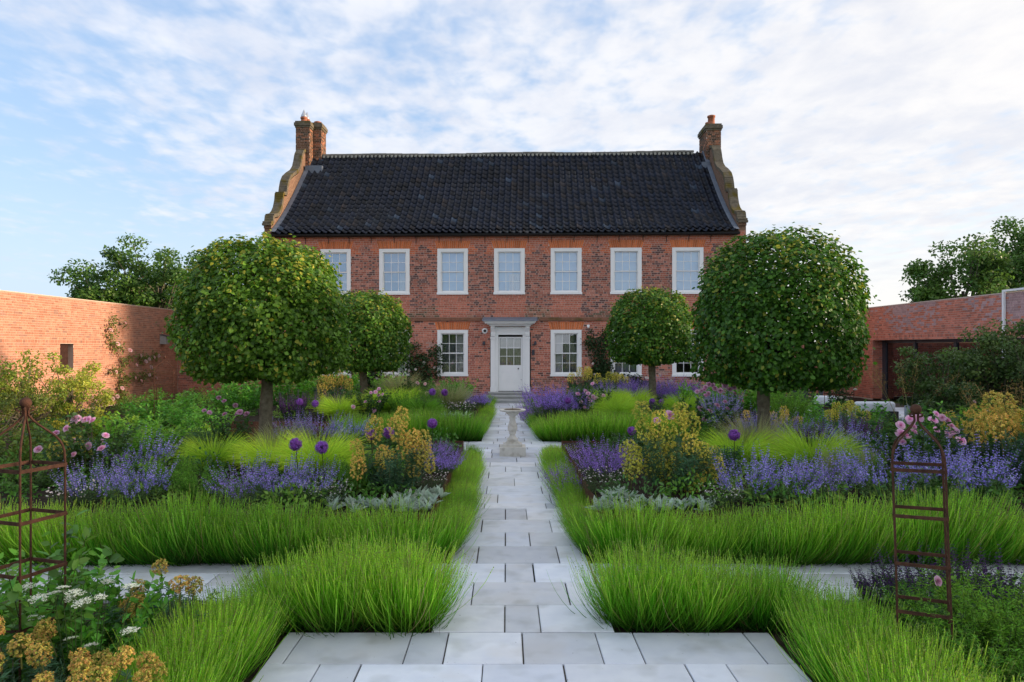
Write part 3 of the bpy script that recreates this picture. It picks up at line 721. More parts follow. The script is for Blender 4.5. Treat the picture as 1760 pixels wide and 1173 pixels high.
mb = MB(); mb.box((dx0-.02, dy-.005, dbot-.02), (dx1+.02, dy+.07, dbot-.002)); mb.build('threshold', M_black, d)
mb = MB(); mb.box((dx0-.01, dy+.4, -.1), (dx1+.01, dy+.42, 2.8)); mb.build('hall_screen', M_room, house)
steps = empty('door_steps', (0, 0, 0), 0, house)
for k, (a, b, yf, zt) in enumerate(((839.5, 914.8, -.45, dbot-.02), (831, 923, -.78, dbot*.66), (824, 929.5, -1.1, dbot*.33))):
    mb = MB(); mb.box((fu(a)+.04, yf+.04, -.1), (fu(b)-.04, 0-.13+.12, zt-.05)); mb.box((fu(a), yf, zt-.05), (fu(b), -.005, zt)); mb.build('step', M_step, steps)
# fittings on the wall by the door
mb = MB(); mb.lathe([(.001, .05), (.055, .05), (.06, .045), (.105, .04), (.115, .02), (.11, 0)], (0, 0, 0), 20); o = mb.build('security_camera', M_white, house, (fu(833.3), -.005, zd(569)), smooth=True); o.rotation_euler = (math.pi/2, 0, 0)
m2 = MB(); m2.lathe([(.001, .085), (.04, .08), (.055, .05)], (0, 0, 0), 16); m2.build('lens', M_black, o, smooth=True)
for px_, py_ in ((832, 590), (920, 590)):
    mb = MB(); mb.box((-.045, -.02, -.06), (.045, 0, .06)); mb.lathe([(.001, .10), (.035, .09), (.06, -.02), (.055, -.05), (.001, -.05)], (0, -.085, -.02), 14); mb.box((-.012, -.08, .02), (.012, -.018, .045))
    mb.build('wall_lamp', M_frame, house, (fu(px_), -.008, zd(py_)))
mb = MB(); mb.box((-.055, -.05, -.10), (.055, 0, .10)); mb.box((-.035, -.055, .02), (.035, -.0495, .07)); mb.build('entry_panel', M_frame, house, (fu(916.5), -.008, zd(606)))
mb = MB(); mb.box((-.05, -.05, -.03), (.05, 0, .05)); mb.lathe([(.001, .0), (.04, -.01), (.045, -.05), (.02, -.08), (.001, -.085)], (0, -.06, 0), 14); mb.build('flood_lamp', M_white, house, (fu(1011), -.008, zd(561)))

# ------------------------------------------------------------------ garden walls and the low wing
WT = 3.74
def wall_col(base):
    def f(u, z, k):
        r = random.random(); v = random.uniform(.82, 1.16)
        c = base[0] if r < .62 else base[1] if r < .88 else base[2]
        return tuple(q*v for q in c)
    return f
PINK = ((.37, .18, .12), (.33, .148, .095), (.28, .15, .11))
LX = -14.6
lw = empty('garden_wall', (LX, 20, 0)); tag(lw, 'long pink brick garden wall on the left with a small square opening', 'wall')
slot = (14.6*F/767, 14.6*F/744, 1.35, 2.235)
def tf_left(u, d, z): return (d, u-20, z)
def course_l(z): return .1125 if abs(z-2.25) < .03 else None
mb = MB(); wall_cells(mb, 4, 31.3, -.1, WT, [slot], tf_left, .36); o = mb.build('mortar_core', M_mortar2, lw)
bl = lay_bricks(4, 31, 0, WT, [slot], wall_col(PINK), courses=course_l)
put_bricks(bl, lw, tf_left, lambda b: abs((b[0]+b[1])/2-20.6)+.5*abs((b[2]+b[3])/2-3.0), rot=math.pi/2, proud=.006)
mb = MB(); mb.box((-.20, slot[0]+.002-20, 1.352), (-.18, slot[1]-.002-20, 2.233)); mb.build('opening_backing', mat_noise('opening_shade', (.035,.018,.015), (.055,.028,.022), 10, .9, .1), lw)  # added dark panel; its colour stands for shade inside the opening
mb = MB(); mb.box((-.37, 4-20, WT+.001), (.012, 31.3-20, WT+.03)); mb.build('wall_top', M_mortar2, lw)
# rear garden walls either side of the house
RED = ((.38, .14, .095), (.32, .115, .075), (.24, .105, .08))
def rear_wall(name, x0, x1, y, h, label, soldiers):
    e = empty(name, ((x0+x1)/2, y, 0)); cx = (x0+x1)/2
    t_ = lambda u, d, z: (u-cx, -d, z)
    mb = MB(); wall_cells(mb, x0, x1, -.1, h, [], t_, .3); mb.build('mortar_core', M_mortar, e)
    b = lay_bricks(x0, x1, 0, h, [], wall_col(RED), courses=(lambda z: .225 if soldiers and abs(z-soldiers) < .035 else None))
    put_bricks(b, e, t_, lambda q: -q[2], limit=120); tag(e, label, 'wall'); return e
rear_wall('rear_wall', LX+.01, -8.9, 31.05, WT-.05, 'shaded brick wall behind the large clipped tree on the left', None)
rear_wall('rear_wall', 10.2, 15.08, 30.2, 2.3, 'low brick wall with upright bricks behind the terrace table', .45)
# the wing on the right, with a glazed opening
RX = 15.1
wing = empty('garden_wing', (RX, 22, 0)); tag(wing, 'single storey brick wing on the right with flat parapet and glazed doors', 'building')
op = (16.5, RX*F/630, -.2, 2.40)
def tf_right(u, d, z): return (-d, -u, z)
def cr(z): return .1125 if abs(z-2.45) < .03 else None
mb = MB(); wall_cells(mb, -(31.2-22), -(4-22), -.1, WT, [(-(op[1]-22), -(op[0]-22), op[2], op[3])], tf_right, .36); mb.build('mortar_core', M_mortar, wing)
WCOL = wall_col(((.44, .165, .115), (.38, .135, .09), (.29, .13, .10)))
def wcol2(u, z, k):
    c = WCOL(u, z, k)
    if z > 2.7 and math.sin(u*1.1)+.5*math.sin(u*2.9+z)+(z-3.1)*1.2+random.gauss(0, .8) > .7: g = random.uniform(.19, .26); return (g*1.5, g*.98, g*.98)
    return c
br = lay_bricks(-(31.2-22), -(4-22), 0, WT, [(-(op[1]-22), -(op[0]-22), op[2], op[3])], wcol2, courses=cr)
put_bricks(br, wing, tf_right, lambda b: abs((b[0]+b[1])/2+.0)+.5*abs((b[2]+b[3])/2-3.2), rot=-math.pi/2, proud=.006)
# reveal of the opening
def tf_rev(u, d, z): return (u, op[1]-22-d, z)
rv = lay_bricks(.004, .40, 0, op[3], [], wall_col(((.44, .165, .115), (.38, .135, .09), (.29, .13, .10))))
mb = MB(); mb.box((.002, op[1]-22, -.1), (.9, op[1]-22+.3, op[3]+.3)); mb.build('reveal_core', M_mortar, wing)
put_bricks(rv, wing, tf_rev, lambda q: 0, limit=0)
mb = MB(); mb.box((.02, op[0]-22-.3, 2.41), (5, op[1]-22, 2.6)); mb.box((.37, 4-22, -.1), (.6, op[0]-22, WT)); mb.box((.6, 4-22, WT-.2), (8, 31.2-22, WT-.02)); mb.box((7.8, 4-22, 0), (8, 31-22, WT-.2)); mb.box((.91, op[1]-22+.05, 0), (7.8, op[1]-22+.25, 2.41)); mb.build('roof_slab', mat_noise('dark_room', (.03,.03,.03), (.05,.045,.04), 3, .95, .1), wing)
mb = MB(); mb.box((-.012, 4-22, WT+.001), (.37, 31.2-22, WT+.035)); mb.build('parapet_coping', M_mortar, wing)
gX = .42
for (a, b) in ((op[1]-22-.02, op[1]-22-.28), (op[1]-22-2.2, op[1]-22-2.34), (op[1]-22-4.6, op[1]-22-4.75), (op[1]-22-7.2, op[1]-22-7.35), (op[0]-22+.02, op[0]-22+.2)):
    mb = MB(); mb.box((gX-.04, min(a, b), 0), (gX+.06, max(a, b), 2.40)); mb.build('door_frame', M_frame, wing)
mb = MB(); mb.box((gX-.03, op[0]-22, 2.28), (gX+.05, op[1]-22, 2.405)); mb.build('door_frame', M_frame, wing)
mb = MB(); mb.add([(gX+.01, op[0]-22, 0), (gX+.01, op[1]-22, 0), (gX+.01, op[1]-22, 2.3), (gX+.01, op[0]-22, 2.3)], [(0,1,2,3)]); mb.build('glass_door', M_glass_wing, wing)
mb = MB()
for k in range(40): mb.box((gX+.10, op[1]-22-1.1, .04+k*.056), (gX+.13, op[1]-22-.3, .04+k*.056+.05))
mb.build('louvre_blind', mat_noise('grey_louvre', (.14,.15,.16), (.18,.19,.20), 5, .7, .2), wing)
# white tubular frame standing on the wing
mb = MB(); yf = RX*F/859
mb.box((-.10, yf-.035, 1.8), (-.03, yf+.035, WT+.05)); o = mb.build('white_post', M_white, None, (RX, 0, 0)); 
m2 = MB(); m2.box((-.099, yf-6, WT+.05), (-.031, yf+.034, WT+.11)); m2.build('top_rail', M_white, o)
tag(o, 'white metal post with top rail fixed to the right brick wing', 'post')
# bird box on the left wall
yb = 14.6*F/(870-277); e = empty('bird_box', (LX+.01, yb, 2.12)); zt_ = gz(576, yb)-2.12; zb_ = gz(592, yb)-2.12
mb = MB(); mb.prism([(0, zb_), (.26, zb_), (.26, zt_-.06), (0, zt_)], 1, -.14, .14); mb.build('box_body', M_birdbox, e)
mb = MB(); mb.prism([(-.0, zt_+.004), (.32, zt_-.07), (.32, zt_-.05), (-.0, zt_+.026)], 1, -.17, .17); mb.build('box_roof', M_frame, e)
mb = MB(); mb.lathe([(.001, .004), (.03, .004), (.03, 0)], n=12); o = mb.build('entrance_hole', M_black, e, (.262, 0, zt_-.16)); o.rotation_euler = (0, math.pi/2, 0)
tag(e, 'small grey wooden nest box fixed high on the pink brick wall', 'bird box')

# ------------------------------------------------------------------ sundial pedestal, obelisks, furniture
pd = empty('stone_pedestal', (PC, 13.78, 0)); tag(pd, 'pale stone baluster pedestal with sundial on a square plinth in the path', 'sundial')
s = .255
mb = MB(); mb.box((-s, -s, 0), (s, s, .17)); mb.build('plinth', M_stone, pd)
mb = MB(); mb.box((-.185, -.185, .171), (.185, .185, .225)); mb.prism([(-.15, .226), (.15, .226), (.10, .27), (-.10, .27)], 1, -.12, .12); mb.box((-.105, -.105, .27), (.105, .105, .315)); mb.build('base_block', M_stone, pd)
mb = MB(); mb.lathe([(.085,.315),(.078,.335),(.06,.37),(.055,.40),(.07,.415),(.072,.43),(.06,.44),(.085,.47),(.098,.51),(.096,.55),(.08,.60),(.062,.66),(.055,.70),(.066,.712),(.066,.728),(.055,.74),(.07,.765),(.11,.80),(.135,.822),(.14,.84),(.001,.84)], n=28); mb.build('baluster', M_stone, pd, smooth=True)
mb = MB(); mb.lathe([(.001,.84),(.14,.84),(.22,.852),(.255,.868),(.262,.885),(.25,.897),(.17,.889),(.001,.889)], n=32); mb.build('top_disc', M_stone, pd, smooth=False)
mb = MB(); mb.lathe([(.001,.897),(.16,.897),(.165,.889)], n=28); mb.prism([(-.05, .898), (.05, .898), (.05, .902), (.0, .965), (-.006, .965)], 0, -.004, .004); mb.build('dial_plate', mat_noise('bronze', (.10,.07,.04), (.16,.12,.07), 20, .6, .4, metal=.3), pd)

def obelisk(loc, rz, label, side=.285, h=1.0, tilt=(0, 0)):
    e = empty('garden_obelisk', loc, rz); e.rotation_euler = (tilt[0], tilt[1], rz); w = side/2; r = .0066
    for sx in (-1, 1):
        for sy in (-1, 1):
            pts = [(sx*w*1.04, sy*w*1.04, -.05), (sx*w, sy*w, .8), (sx*w, sy*w, 1.42)]
            for a in np.linspace(0, 1, 11)[1:]:
                q = 1-a; k = q**3+3*q*q*a+3*q*a*a*.42+a**3*.07; pts.append((sx*w*k, sy*w*k, q**3*1.44+3*q*q*a*1.60+3*q*a*a*1.60+a**3*1.71))
            pts.append((sx*.010, sy*.010, 1.73)); pts.append((sx*.012, sy*.012, 1.76))
            pts = [(x, y, z*h) for x, y, z in pts]
            mb = MB(); mb.tube(pts, r, 8); mb.build('leg', M_rust, e, smooth=True)
            # little scroll at the neck
            sc = [(sx*(.014+.022*math.sin(t)), sy*(.014+.022*math.sin(t)), (1.735+.02*(1-math.cos(t))*.5*1.2)*h) for t in np.linspace(0, math.pi*.95, 7)]
            mb = MB(); mb.tube(sc, .0045, 6); mb.build('scroll', M_rust, e, smooth=True)
    for z in (.17, .48, .79, 1.10, 1.40):
        z *= h; c = w+.007
        for (a, b) in (((-c, -c), (c, -c)), ((c, -c), (c, c)), ((c, c), (-c, c)), ((-c, c), (-c, -c))):
            mb = MB(); d_ = np.array(b)-np.array(a); n_ = np.array((-d_[1], d_[0])); n_ = n_/np.linalg.norm(n_)*.0025
            mb.add([(a[0]-n_[0],a[1]-n_[1],z-.011),(b[0]-n_[0],b[1]-n_[1],z-.011),(b[0]+n_[0],b[1]+n_[1],z-.011),(a[0]+n_[0],a[1]+n_[1],z-.011),(a[0]-n_[0],a[1]-n_[1],z+.011),(b[0]-n_[0],b[1]-n_[1],z+.011),(b[0]+n_[0],b[1]+n_[1],z+.011),(a[0]+n_[0],a[1]+n_[1],z+.011)],
                   [(0,3,2,1),(4,5,6,7),(0,1,5,4),(1,2,6,5),(2,3,7,6),(3,0,4,7)]); mb.build('hoop_bar', M_rust, e)
    mb = MB(); t = np.linspace(0, math.pi, 12); mb.lathe(np.stack([np.maximum(.033*np.sin(t), .0005), -.033*np.cos(t)], -1), (0, 0, 1.785*h), 20); mb.build('ball_finial', M_rust, e, smooth=True)
    tag(e, label, 'obelisk'); return e
obelisk((gx(44, 4.2), 4.2, 0), math.radians(72), 'rusty iron plant obelisk with ball finial at the left edge of the picture', h=1.0)
obelisk((gx(1591, 4.45), 4.45, 0), math.radians(-29), 'rusty iron plant obelisk with ball finial on the right beside the purple salvia', h=.965, tilt=(0, math.radians(-1.8)))
obelisk((gx(283, 17.5), 17.5, 0), math.radians(20), 'thin dark iron obelisk standing far off before the left brick wall', side=.42, h=1.05)
obelisk((gx(1442, 15.2), 15.2, 0), math.radians(5), 'iron obelisk carrying a white climbing rose near the pale sofas', side=.42, h=1.0)

def rounded_box(mb, a, b, r, col=None):
    x0, y0, z0 = a; x1, y1, z1 = b; n = 4
    # superellipse-like pillow: sweep of rounded rectangle layers
    prof = []
    for i in range(n+1): t = i/n*math.pi/2; prof.append((r*(1-math.sin(t)), r*(1-math.cos(t))))
    lay = [(p[0], z0+p[1]) for p in prof]+[(p[0], z1-p[1]) for p in prof[::-1]]
    V = []; m = 0
    for ins, z in lay:
        ring = []
        for cx, cy, a0 in ((x1-r, y1-r, 0), (x0+r, y1-r, 90), (x0+r, y0+r, 180), (x1-r, y0+r, 270)):
            for q in range(4): t = math.radians(a0+q*30); ring.append((cx+(r-ins)*math.cos(t), cy+(r-ins)*math.sin(t), z))
        V += ring; m = len(ring)
    Fq = [(k*m+i, k*m+(i+1) % m, (k+1)*m+(i+1) % m, (k+1)*m+i) for k in range(len(lay)-1) for i in range(m)]
    mb.add(V, Fq, col); base = mb.n-len(V)
    mb.Fq.append((np.array([list(range(m))[::-1]])+base, 0)); mb.Fq.append((np.array([list(range(len(V)-m, len(V)))])+base, 0))
def sofa(loc, rz, w, label, mat):
    e = empty('garden_sofa', loc, rz); mb = MB(); mb.box((-w/2, -.42, .10), (w/2, .42, .22)); mb.box((-w/2, .34, .22), (w/2, .42, .60)); mb.build('sofa_frame', M_dark, e)
    for sx in (-1, 1):
        for sy in (-.36, .36): mb = MB(); mb.box((sx*(w/2-.08)-.03, sy-.03, 0), (sx*(w/2-.08)+.03, sy+.03, .099)); mb.build('leg', M_dark, e)
    mb = MB(); rounded_box(mb, (-w/2+.01, -.42, .225), (w/2-.01, .18, .42), .06); mb.build('seat_cushion', mat, e, smooth=True)
    mb = MB(); rounded_box(mb, (-w/2+.01, .14, .425), (w/2-.01, .335, .82), .07); mb.build('back_cushion', mat, e, smooth=True)
    tag(e, label, 'sofa'); return e
sofa((gx(1419, 18.9), 18.9, 0), math.radians(160), .62, 'small pale grey cushioned seat beyond the white rose obelisk', M_cushion)
sofa((gx(1506, 16.6), 16.9, 0), math.radians(178), .95, 'pale grey outdoor sofa before the glazed doors, left of the larger sofa', M_cushion)
sofa((gx(1597, 16.4), 16.5, 0), math.radians(183), 1.35, 'mid grey outdoor sofa behind the right rusty obelisk', M_cushion2)
def table(loc, label):
    e = empty('terrace_table', loc); mb = MB(); mb.box((-.75, -.45, .70), (.75, .45, .74)); mb.build('table_top', M_dark, e)
    for sx in (-.68, .68):
        for sy in (-.38, .38): mb = MB(); mb.box((sx-.03, sy-.03, 0), (sx+.03, sy+.03, .699)); mb.build('leg', M_dark, e)
    tag(e, label, 'table')
def chair(loc, rz, label):
    e = empty('terrace_chair', loc, rz)
    mb = MB(); mb.box((-.27, -.27, .40), (.27, .27, .45)); mb.build('seat', M_dark, e)
    mb = MB(); mb.prism([(.22, .451), (.27, .451), (.34, .86), (.29, .86)], 0, -.27, .27); mb.build('backrest', M_dark, e)
    for sx in (-.25, .25):
        for sy in (-.25, .25): mb = MB(); mb.box((sx-.018, sy-.018, 0), (sx+.018, sy+.018, .399)); mb.build('leg', M_dark, e)
        mb = MB(); mb.box((sx-.02, -.26, .62), (sx+.02, .28, .65)); mb.box((sx-.015, -.25, .451), (sx+.015, -.22, .62)); mb.build('armrest', M_dark, e)
    tag(e, label, 'chair', 'dark chairs at the terrace table')
ty = 22.6
table((gx(1352, ty), ty, 0), 'long dark table on the terrace in front of the low brick wall')
chair((gx(1366, 21.6), 21.6, 0), math.radians(185), 'dark woven chair at the terrace table, nearest the right tree trunk')
chair((gx(1394, 21.9), 21.9, 0), math.radians(235), 'dark woven chair at the right end of the terrace table')
chair((gx(1335, 23.3), 23.6, 0), math.radians(5), 'dark woven chair on the house side of the terrace table')

# ------------------------------------------------------------------ planting: builders of shared meshes
def R_(seed): return np.random.default_rng(seed)
def ground_z(x, y):
    for x0, x1 in ((-7.1, -.77), (1.0, 7.3)):
        if x0 < x < x1 and (7.1 < y < 12.65 or 15.95 < y < 24.3): return PH-.035
    return -.03
def lavender_mesh(seed, round_=False, n1=2500, n2=800, tall=1.0):
    r = R_(seed); mb = MB()
    for n, L0, L1, w, c0, c1, top in ((n1, .28, .46, .0052, (.014,.068,.005), (.165,.55,.018), False), (n2, .42, .60, .0032, (.03,.13,.010), (.40,.72,.06), True)):  # new growth pales the tips; highlights and base shade are painted in too
        q = np.sqrt(r.random(n))
        az = r.uniform(0, 2*np.pi, n) if round_ else np.where(r.random(n) < .86, -np.pi/2+r.normal(0, .85, n), r.uniform(0, 2*np.pi, n))
        base = np.stack([r.normal(0, .11, n)+.05*np.cos(az), r.normal(0, .05 if not round_ else .09, n)+.03*np.sin(az), np.zeros(n)], -1)
        back = np.sin(az) > .3
        q = np.where(back & (not round_), q*.45, q)
        th0 = q*1.12+r.normal(0, .10, n); th1 = q*.42+r.normal(0, .11, n)
        L = r.uniform(L0, L1, n)*tall*(.92+.2*q)
        CL = curves(base, az+r.normal(0, .12, n), th0, th1, L, 5)
        CL[..., 2] = np.maximum(CL[..., 2], .004)
        C0, C1 = vary(c0, n, r, .3), vary(c1, n, r, .42, .16); dead = r.random(n) < .05; C0[dead] = vary((.16,.11,.05), int(dead.sum()), r); C1[dead] = vary((.42,.34,.15), int(dead.sum()), r)
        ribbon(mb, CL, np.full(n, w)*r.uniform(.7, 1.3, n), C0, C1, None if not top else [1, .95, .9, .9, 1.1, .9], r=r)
        if top:
            m = 3; t = np.tile(np.linspace(.93, 1, m), (n, 1)); P, T = at(CL, t)
            P = P.reshape(-1, 3); T = T.reshape(-1, 3); k = len(P)
            inst(mb, BIT_V, BIT_F, frames(T+r.normal(0, .3, (k, 3)), r.normal(size=(k, 3))), r.uniform(.005, .009, k), P, vary((.26,.36,.09), k, r, .3), 0)
    return mb.mesh('lavender_clump', M_blade)
def grass_mesh(seed, n, L, w, c0, c1, th0=(.05,.55), th1=(.9,1.9), br=.13, fuzz=0):
    r = R_(seed); mb = MB(); az = r.uniform(0, 2*np.pi, n); q = r.random(n)
    rad = br*np.sqrt(r.random(n)); base = np.stack([rad*np.cos(az), rad*np.sin(az), np.zeros(n)], -1)
    CL = curves(base, az+r.normal(0, .35, n), th0[0]+(th0[1]-th0[0])*q, th1[0]+(th1[1]-th1[0])*q+r.normal(0, .15, n), r.uniform(.55, 1.08, n)*L, 6)
    CL[..., 2] = np.maximum(CL[..., 2], .005)
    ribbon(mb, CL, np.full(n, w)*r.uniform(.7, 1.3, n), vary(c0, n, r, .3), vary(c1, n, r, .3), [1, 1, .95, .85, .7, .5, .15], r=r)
    return mb.mesh('grass_clump', M_blade)
def leafy(seed, n, L, base_r, th0, th1, per, t01, leaf, ratio, lc, sc=(.06,.09,.03), sw=.005, spread_up=.5, jit=1.0, lmin=.6):
    """stems carrying leaves; returns (builder, centre lines, random state)"""
    r = R_(seed); mb = MB(); az = r.uniform(0, 2*np.pi, n); q = np.sqrt(r.random(n)); rad = base_r*np.sqrt(r.random(n))
    base = np.stack([rad*np.cos(az), rad*np.sin(az), np.zeros(n)], -1)
    CL = curves(base, az+r.normal(0, .3, n), th0[0]+(th0[1]-th0[0])*q, th1[0]+(th1[1]-th1[0])*q+r.normal(0, .12, n), L*r.uniform(lmin, 1.0, n), 5)
    CL[..., 2] = np.maximum(CL[..., 2], .01)
    ribbon(mb, CL, np.full(n, sw), vary(sc, n, r), vary(sc, n, r), [1, .95, .9, .8, .7, .5], r=r)
    t = t01[0]+(t01[1]-t01[0])*r.random((n, per)); P, T = at(CL, t); P = P.reshape(-1, 3); T = T.reshape(-1, 3); k = len(P)
    out = unit(r.normal(size=(k, 3))*np.array((1, 1, .55))*jit); d = unit(T*spread_up+out)
    nn = unit(np.array((0, 0, 1.0))+r.normal(0, .45, (k, 3)))
    s = leaf*r.uniform(.6, 1.2, k)
    inst(mb, LEAF_V, LEAF_F, frames(d, nn), np.stack([s*ratio/.6, s, s], -1), P, vary(lc, k, r, .35, .15))
    return mb, CL, r
def spikes(mb, CL, r, ts, nw, nf, size, cols, rad=.012):
    """whorls of small florets along the stem tops"""
    n = len(CL); t = np.tile(np.linspace(ts, 1.0, nw), (n, 1)); P, T = at(CL, t)
    P = np.repeat(P.reshape(-1, 3), nf, 0); T = np.repeat(T.reshape(-1, 3), nf, 0); tt = np.repeat(t.ravel(), nf); k = len(P)
    keep = r.random(k) < .82; P, T, tt = P[keep], T[keep], tt[keep]; k = len(P)
    d = unit(np.cross(T, r.normal(size=(k, 3)))+T*.35); taper = 1.25-.8*(tt-ts)/(1-ts+1e-6)
    c = np.asarray(cols)[r.integers(0, len(cols), k)]*r.uniform(.75, 1.3, (k, 1))
    inst(mb, BIT_V, BIT_F, frames(d, r.normal(size=(k, 3))), size*r.uniform(.7, 1.3, k)*taper, P+d*rad*taper[:, None], np.clip(c, 0, 1))
def thing(name, loc, rz, s, label, cat, group, parts):
    """parts: list of (part name, mesh[, kind]); one part only -> the thing is that mesh"""
    s3 = (s, s, s) if np.isscalar(s) else s
    if len(parts) == 1: o = link(name, parts[0][1], None, loc, rz, s3)
    else:
        o = empty(name, loc, rz); o.scale = s3
        for p in parts: link(p[0], p[1], o)
    return tag(o, label, cat, group)

# ---- lavender hedges
LAV = [lavender_mesh(100+i) for i in range(5)]; LAVR = [lavender_mesh(140+i, True, 3600, 1100, 1.0) for i in range(5)]
def lav(x, y, face, label, group, s=1.0, rnd=False, z=-.03):
    m = random.choice(LAVR if rnd else LAV); rz = random.uniform(0, 6.28) if rnd else face+math.pi/2+random.uniform(-.25, .25)
    k = s*random.uniform(.84, 1.14); thing('lavender_clump', (x, y, z), rz, (k, k, k*random.uniform(.90, 1.08)), label, 'lavender', group, [('foliage', m)])
def line(a, b, step):
    L_ = math.dist(a, b); n = max(1, round(L_/step)); return [(a[0]+(b[0]-a[0])*(i+.5)/n+random.uniform(-.04, .04), a[1]+(b[1]-a[1])*(i+.5)/n+random.uniform(-.04, .04)) for i in range(n)]
PI = math.pi
ORD = 'first second third fourth fifth sixth seventh eighth ninth tenth eleventh twelfth thirteenth fourteenth fifteenth sixteenth seventeenth eighteenth nineteenth twentieth'.split()
for (a, b, step, face, lab, grp, rnd, s) in (
    ((-1.95, 5.48), (-.58, 5.48), .46, 0, 'lavender clump in the short front row left of the path', 'front lavender row on the left', True, 1.0),
    ((.85, 5.48), (2.25, 5.48), .46, 0, 'lavender clump in the short front row right of the path', 'front lavender row on the right', True, 1.0),
    ((-1.93, 2.6), (-1.93, 5.05), .42, 0, 'lavender clump at the nearest slabs, lower left', 'nearest lavender on the left', True, .88),
    ((2.28, 2.6), (2.28, 5.05), .42, 0, 'lavender clump at the nearest slabs, lower right', 'nearest lavender on the right', True, .88),
    ((-7.0, 6.98), (-.85, 6.98), .40, -PI/2, 'lavender clump before the near left planter', 'lavender along the near left planter front', False, 1.16),
    ((1.05, 6.98), (7.2, 6.98), .40, -PI/2, 'lavender clump before the near right planter', 'lavender along the near right planter front', False, 1.16),
    ((-.70, 7.05), (-.70, 12.7), .38, 0, 'lavender clump along the path at the near left planter', 'lavender along the main path, near left', False, .74),
    ((.94, 7.05), (.94, 12.7), .38, PI, 'lavender clump along the path at the near right planter', 'lavender along the main path, near right', False, .74),
    ((-3.6, 15.86), (-.8, 15.86), .42, -PI/2, 'lavender clump before the far left planter', 'lavender along the far left planter front', False, 1.2),
    ((1.05, 15.86), (4.6, 15.86), .42, -PI/2, 'lavender clump before the far right planter', 'lavender along the far right planter front', False, 1.2),
    ((-.72, 15.9), (-.72, 24.2), .45, 0, 'lavender clump along the far path, left side', 'lavender along the main path, far left', False, .8),
    ((.96, 15.9), (.96, 24.2), .45, PI, 'lavender clump along the far path, right side', 'lavender along the main path, far right', False, .8)):
    pts_ = line(a, b, step); fore = abs(a[0]-b[0]) < .1; n_ = len(pts_)
    for i, (x, y) in enumerate(pts_):
        k = i if fore else (n_-1-i if a[0] < 0 else i)
        where = ('nearest the camera', 'from the camera') if fore else ('nearest the main path', 'from the main path')
        lav(x, y, face, (lab+', '+where[0]) if k == 0 else (ORD[k]+' '+lab+', '+where[1]), grp, s, rnd)

# ---- ornamental grasses: (px, Y, size, kind, label)
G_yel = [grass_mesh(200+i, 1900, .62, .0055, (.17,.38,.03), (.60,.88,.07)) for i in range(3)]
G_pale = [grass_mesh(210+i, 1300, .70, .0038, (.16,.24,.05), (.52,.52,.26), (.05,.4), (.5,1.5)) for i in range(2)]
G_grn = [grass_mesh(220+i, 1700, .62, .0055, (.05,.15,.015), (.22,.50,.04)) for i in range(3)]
GK = {'y': G_yel, 'p': G_pale, 'g': G_grn}
for (px, Y, s, k, lab) in (
    (367, 9.7, 1.0, 'y', 'yellow green grass mound left of the near left tree trunk'),
    (470, 9.5, 1.05, 'y', 'yellow green grass mound just in front of the near left tree trunk'),
    (548, 9.2, 1.2, 'y', 'largest yellow green grass mound, behind the pair of near purple alliums'),
    (485, 10.4, .95, 'p', 'pale feathery grass tuft at the foot of the near left trunk'),
    (1398, 9.4, 1.25, 'y', 'glowing yellow green grass mound right of the near right tree trunk'),
    (1268, 9.9, 1.1, 'y', 'yellow green grass mound behind the single allium on the right'),
    (1296, 10.6, 1.15, 'p', 'pale feathery grass tuft left of the near right trunk'),
    (1460, 8.7, .8, 'p', 'pale wispy grass tuft between the two near right catmints'),
    (585, 16.6, 1.2, 'y', 'yellow green grass mound left of the far left tree trunk'),
    (665, 17.6, 1.35, 'y', 'yellow green grass mound right of the far left tree trunk'),
    (690, 18.6, 1.3, 'y', 'yellow green grass mound behind the small far rose on the left'),
    (775, 18.8, 1.3, 'p', 'straw coloured grass tuft by the path near the house steps on the left'),
    (725, 16.6, 1.1, 'g', 'deep green grass mound in the far left bed corner'),
    (690, 21.5, 1.5, 'p', 'straw coloured grass with tall plumes below the far left tree'),
    (1060, 16.3, 1.15, 'y', 'bright grass mound in the far right bed front'),
    (1050, 18.0, 1.25, 'y', 'yellow green mound between the far roses and the far right trunk'),
    (1085, 18.6, 1.25, 'y', 'yellow green mound at the foot of the far right trunk'),
    (1395, 13.9, 1.5, 'g', 'dark green grass mound in front of the dark terrace table'),
    (1425, 14.4, 1.4, 'g', 'dark green grass mound left of the white rose obelisk'),
    (1175, 17.5, 1.1, 'y', 'yellow green grass mound right of the far right trunk')):
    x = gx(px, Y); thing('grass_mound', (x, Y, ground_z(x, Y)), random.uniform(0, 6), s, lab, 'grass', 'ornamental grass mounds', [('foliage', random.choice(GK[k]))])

# ---- catmint, salvia and flowering lavender: two parts each (foliage, flower spikes)
def catmint(seed, n=74, L=.72, cols=((.42,.34,.86),(.52,.45,.93),(.32,.25,.72)), lc=(.17,.30,.095), th0=(.1,.9), th1=(.05,.55), ts=.58, nw=10, nf=4, fs=.0145, leaf=.036, ratio=.42, per=24, br=.22):
    mb, CL, r = leafy(seed, n, L, br, th0, th1, per, (.05, .72), leaf, ratio, lc, sc=(.09,.15,.06), sw=.0035, lmin=.42)
    fl = MB(); spikes(fl, CL, r, ts, nw, nf, fs, cols)
    return mb.mesh('foliage', M_leaf), fl.mesh('flower_spikes', M_petal)
CAT = [catmint(300+i) for i in range(4)]
DARK = [catmint(310+i, 120, .58, ((.085,.03,.13),(.12,.045,.18),(.06,.025,.085)), (.06,.13,.03), (.05,.6), (.0,.4), .45, 12, 4, .013) for i in range(2)]
LAVF = [catmint(320+i, 230, .66, ((.42,.25,.78),(.52,.34,.86),(.32,.18,.62)), (.11,.18,.08), (.1,1.0), (.05,.6), .66, 8, 4, .012, .03, .2, 9) for i in range(3)]
